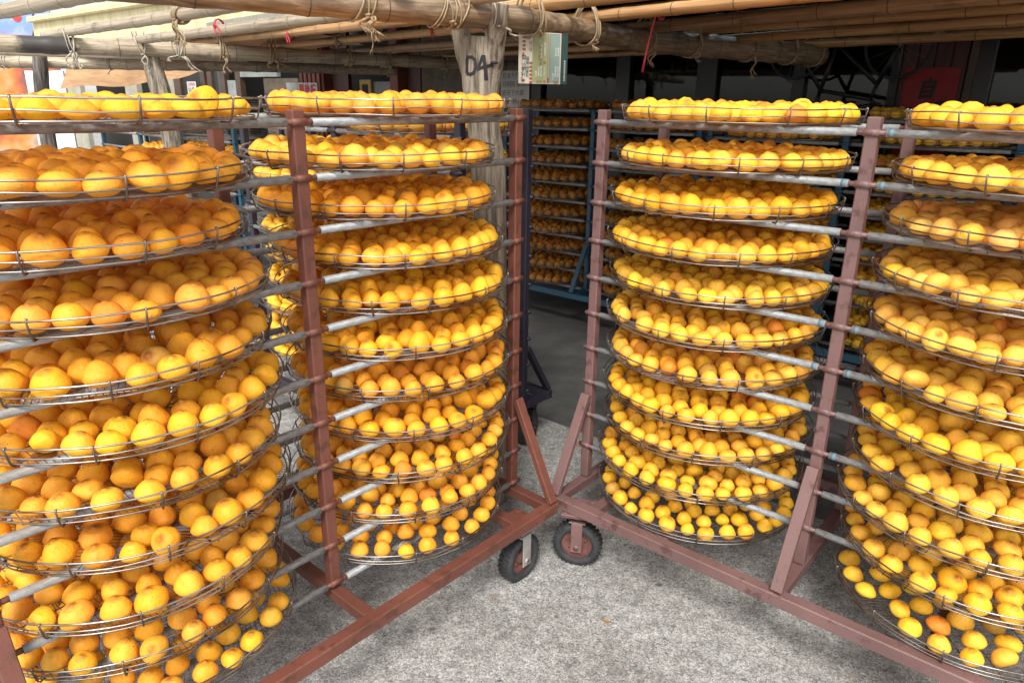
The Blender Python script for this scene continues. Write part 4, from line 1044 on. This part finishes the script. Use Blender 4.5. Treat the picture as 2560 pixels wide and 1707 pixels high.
for k, (x, y, lab, tl, mm) in enumerate(((-2.903, 4.985, 'pale rope tie with a thick tassel on the scorched left beam', ((.0, .11), (.03, .1), (-.03, .1), (.015, .12)), M_ROPEGREY), (-2.552, 5.208, 'pale rope tie with two long ends on the left beam', ((.02, .13), (.0, .07)), M_ROPEGREY), (-2.367, 5.326, 'large rope lashing around the bare left post and beam', ((.06, .1), (.09, .12), (-.05, .03)), M_ROPEGREY),
                                        (-2.111, 5.488, 'brown rope tie right of the bare left post', ((.0, .12), (.02, .11)), M_ROPE), (-1.824, 5.702, 'rope bow tied under the left beam', ((.03, .09), (-.03, .06), (.05, .05)), M_ROPE), (-1.341, 6.133, 'rope coil on the left beam left of the D4 trunk', ((.0, .05),), M_ROPE), (-1.078, 6.368, 'rope tie with a drop end nearest left of the D4 trunk', ((.0, .1), (.02, .05)), M_ROPE), (-.644, 6.755, 'thin rope tie on the left beam just before the D4 trunk', ((.0, .1),), M_ROPE))):
    rope_tie(rb(x, y), dB2, .048, mm, lab, 4 if k == 2 else 3, tl, 30 + k, up=.05, rr=.0055)
rope_tie((-3.54, 6.622, 1.82), (1, .2, 0), .047, M_ROPEGREY, 'dark rope knot on the lowest back beam', 2, ((.0, .06),), 50, up=.02)
rope_tie((-4.36, 6.475, 1.82), (1, .2, 0), .047, M_ROPEGREY, 'rope tie on the lowest back beam at the left edge', 3, ((.0, .05),), 51, up=.04)
pd = lambda i: (*(PSEG[i][1] - PSEG[i][0]), 0)
def on_pole(i, px_):    # the point of pole i that is seen at column px_
    q = PSEG[i][0] + (PSEG[i][1] - PSEG[i][0]) * np.linspace(0, 1, 400)[:, None]; P3 = np.c_[q, np.full(400, ZPOLE)]
    return P3[np.argmin(abs(project(P3)[0][:, 0] - px_))]
rope_tie(on_pole(1, 452), pd(1), .03, M_ROPE, 'big frayed rope tuft hanging from a weathered pole, top left', 3, ((.0, .12), (.02, .14), (-.03, .1), (.04, .13), (-.015, .12)), 60, up=.0, rr=.006)
rope_tie(on_pole(3, 940), pd(3), .028, M_ROPE, 'jute tie joining two tan poles with a long knotted end', 2, ((.0, .13), (.03, .06)), 61, up=.0)
rope_tie(on_pole(4, 850), pd(4), .025, M_ROPE, 'jute bow on a tan pole left of the trunk post', 2, ((.04, .03), (-.04, .03), (.0, .06)), 62, up=.0)
rope_tie(on_pole(9, 2350), pd(9), .027, M_ROPE, 'loose string bow on a warm pole at the upper right', 2, ((-.05, .04), (.04, .01)), 63, up=.0, rr=.003)
def red_tie(i, px_, label, L, lean, seed):
    c = np.array(on_pole(i, px_)); ax = np.array(pd(i)); ax = ax / np.linalg.norm(ax); r = PSEG[i][2] + .003; rg = random.Random(seed)
    side = np.cross(ax, [0, 0, 1]); side = side if side[1] < 0 else -side
    t = thing('plastic_tie', label, 'tie', c, 0, 'red plastic ties')
    b = MB(); a = np.linspace(0, 2 * PI, 22)
    for s in (-.006, .006): b.tube(np.array([ax * (s + .012 * math.sin(q)) + side * r * math.sin(q) + np.array([0, 0, r * math.cos(q)]) for q in a]), .0035, 5)
    b.build('tie_band', M_REDTIE, t)
    for k in range(2 if L < .15 else 1):
        b = MB(); pts = [side * r + ax * (lean * u * L * (1 if k == 0 else .5)) + np.array([0, 0, -L * u * (1 if k == 0 else .7) + .02 * math.sin(PI * u) * (1 - 2 * k)]) for u in np.linspace(0, 1, 8)]
        b.tube(np.array(pts), np.linspace(.0035, .0055 if L > .15 else .003, 8), 5); b.build('tie_end', M_REDTIE, t)
red_tie(2, 548, 'red plastic tie with a spread end on a weathered left pole', .05, 1.6, 1)
red_tie(3, 726, 'dark red tie on the tan pole left of the trunk', .05, .9, 2)
red_tie(5, 1655, 'long red plastic strap hanging from a warm pole, upper right', .22, -.25, 3)
red_tie(4, 1088, 'small red tie just left of the D4 trunk', .05, .4, 4)

# ------------------------------------------------------------------ poster hung from the beam
ta = math.radians(30); U = np.array([math.cos(ta), math.sin(ta), 0]); V_ = np.array([0, 0, 1.0]); ORG = np.array([.011, 2.692, 1.642])
pw, phh = .206, .172
post = thing('event_poster', 'green and cream printed poster turned on its side, hung from the beam', 'poster', ORG, ta)
b = MB(); lbox(b, (0, 0, 0), (pw, .0025, phh)); b.build('poster_sheet', flat('poster_cream', (.52, .46, .38)), post)
for x0, x1, z0, z1, c in ((.272, .50, .02, .985, (.24, .26, .13)), (.50, .575, .02, .985, (.3, .33, .17)), (.58, .60, .02, .985, (.26, .2, .14)), (.61, .64, .02, .985, (.2, .23, .14)), (.64, .835, .02, .985, (.2, .27, .24)), (.86, 1.0, 0, 1.0, (.015, .045, .043)), (.58, .612, .02, .12, (.3, .06, .03))):
    b = MB(); dd = .0008 if z1 - z0 > .2 else .0016; lbox(b, (x0 * pw, -dd, z0 * phh), (x1 * pw, -.0001, z1 * phh)); b.build('colour_panel', flat('poster_panel', c), post)
yu = lambda d_: -.003
def vtext(mb, body, x, z, size, bold=.0): text_on(mb, body, size * phh, (x * pw, -.0028, z * phh), (0, 0, 1), (-1, 0, 0), bold)
b = MB(); vtext(b, '植感生活日', .125, .04, .105, .0006); vtext(b, '11/21, 11/22 10:00-17:00', .215, .62, .04); vtext(b, '捷運大安站', .25, .62, .04); b.build('dark_lettering', flat('poster_ink', (.07, .035, .05)), post)
b = MB(); vtext(b, '綠動新色彩', .195, .13, .08, .0004); b.build('green_lettering', flat('poster_green_ink', (.03, .15, .14)), post)
b = MB()
for x in (.12, .262):
    for k in range(6):
        z = (.66 if x < .2 else .03) + k * .075
        b.box(((x - .012) * pw, -.002, z * phh), (.035 * pw, .001, .045 * phh)); b.box(((x - .042) * pw, -.002, z * phh), (.02 * pw, .001, .03 * phh))
b.box((.085 * pw, -.002, .57 * phh), (.03 * pw, .001, .05 * phh)); b.build('house_print', flat('poster_brown', (.3, .08, .04)), post)
b = MB(); vtext(b, '11/25', .36, .12, .06); vtext(b, '11/26', .71, .08, .06)
for x, z, s in ((.41, .16, '講座分享'), (.46, .14, '綠生活市集'), (.53, .16, '手作工坊'), (.76, .14, '園藝體驗課'), (.81, .14, '植栽交換日'), (.46, .5, '農友料理示範'), (.53, .55, '永續講座市集'), (.76, .55, '親子手作'), (.81, .55, '自然觀察'), (.95, .05, '主辦單位植感生活協會')): vtext(b, s, x, z, .043)
b.build('white_lettering', flat('poster_white', (.75, .75, .72)), post)
b = MB()
for x, z in ((.38, .05), (.44, .05), (.52, .05), (.74, .04), (.79, .04), (.52, .42)): b.box((x * pw, -.002, z * phh), (.04 * pw, .001, .05 * phh))
for x, z, h in ((.44, .4, .05), (.44, .47, .07), (.43, .54, .09), (.44, .62, .05), (.43, .72, .04)): b.box((x * pw - .001, -.002, z * phh), (h * .7 * pw, .001, .04 * phh))
b.build('picture_print', flat('poster_pictures', (.25, .15, .07)), post)

# ------------------------------------------------------------------ small things on the ground
for k, (x, y, a, lab) in enumerate(((.315, 1.87, -.5, 'dry brown leaf scrap on the concrete in front of the racks'), (-.02, 2.13, .6, 'curled brown leaf beside the left rack wheel'))):
    b = MB(); v = []; n = 9
    for i in range(n):
        u = i / (n - 1); wd = .006 * math.sin(PI * u) + .0008
        v += [(u * .045 - .022, -wd, .003 + .006 * (u - .5) ** 2 * 4), (u * .045 - .022, 0, .0012 + .004 * (u - .5) ** 2 * 4), (u * .045 - .022, wd, .004)]
    b.add(v, [(3 * i + j, 3 * i + j + 1, 3 * i + j + 4, 3 * i + j + 3) for i in range(n - 1) for j in (0, 1)], True)
    o = b.build('dry_leaf', flat('dry_leaf', (.3, .17, .06))); o.location = (x, y, 0); o.rotation_euler = (0, 0, a); tag(o, lab, 'leaf')
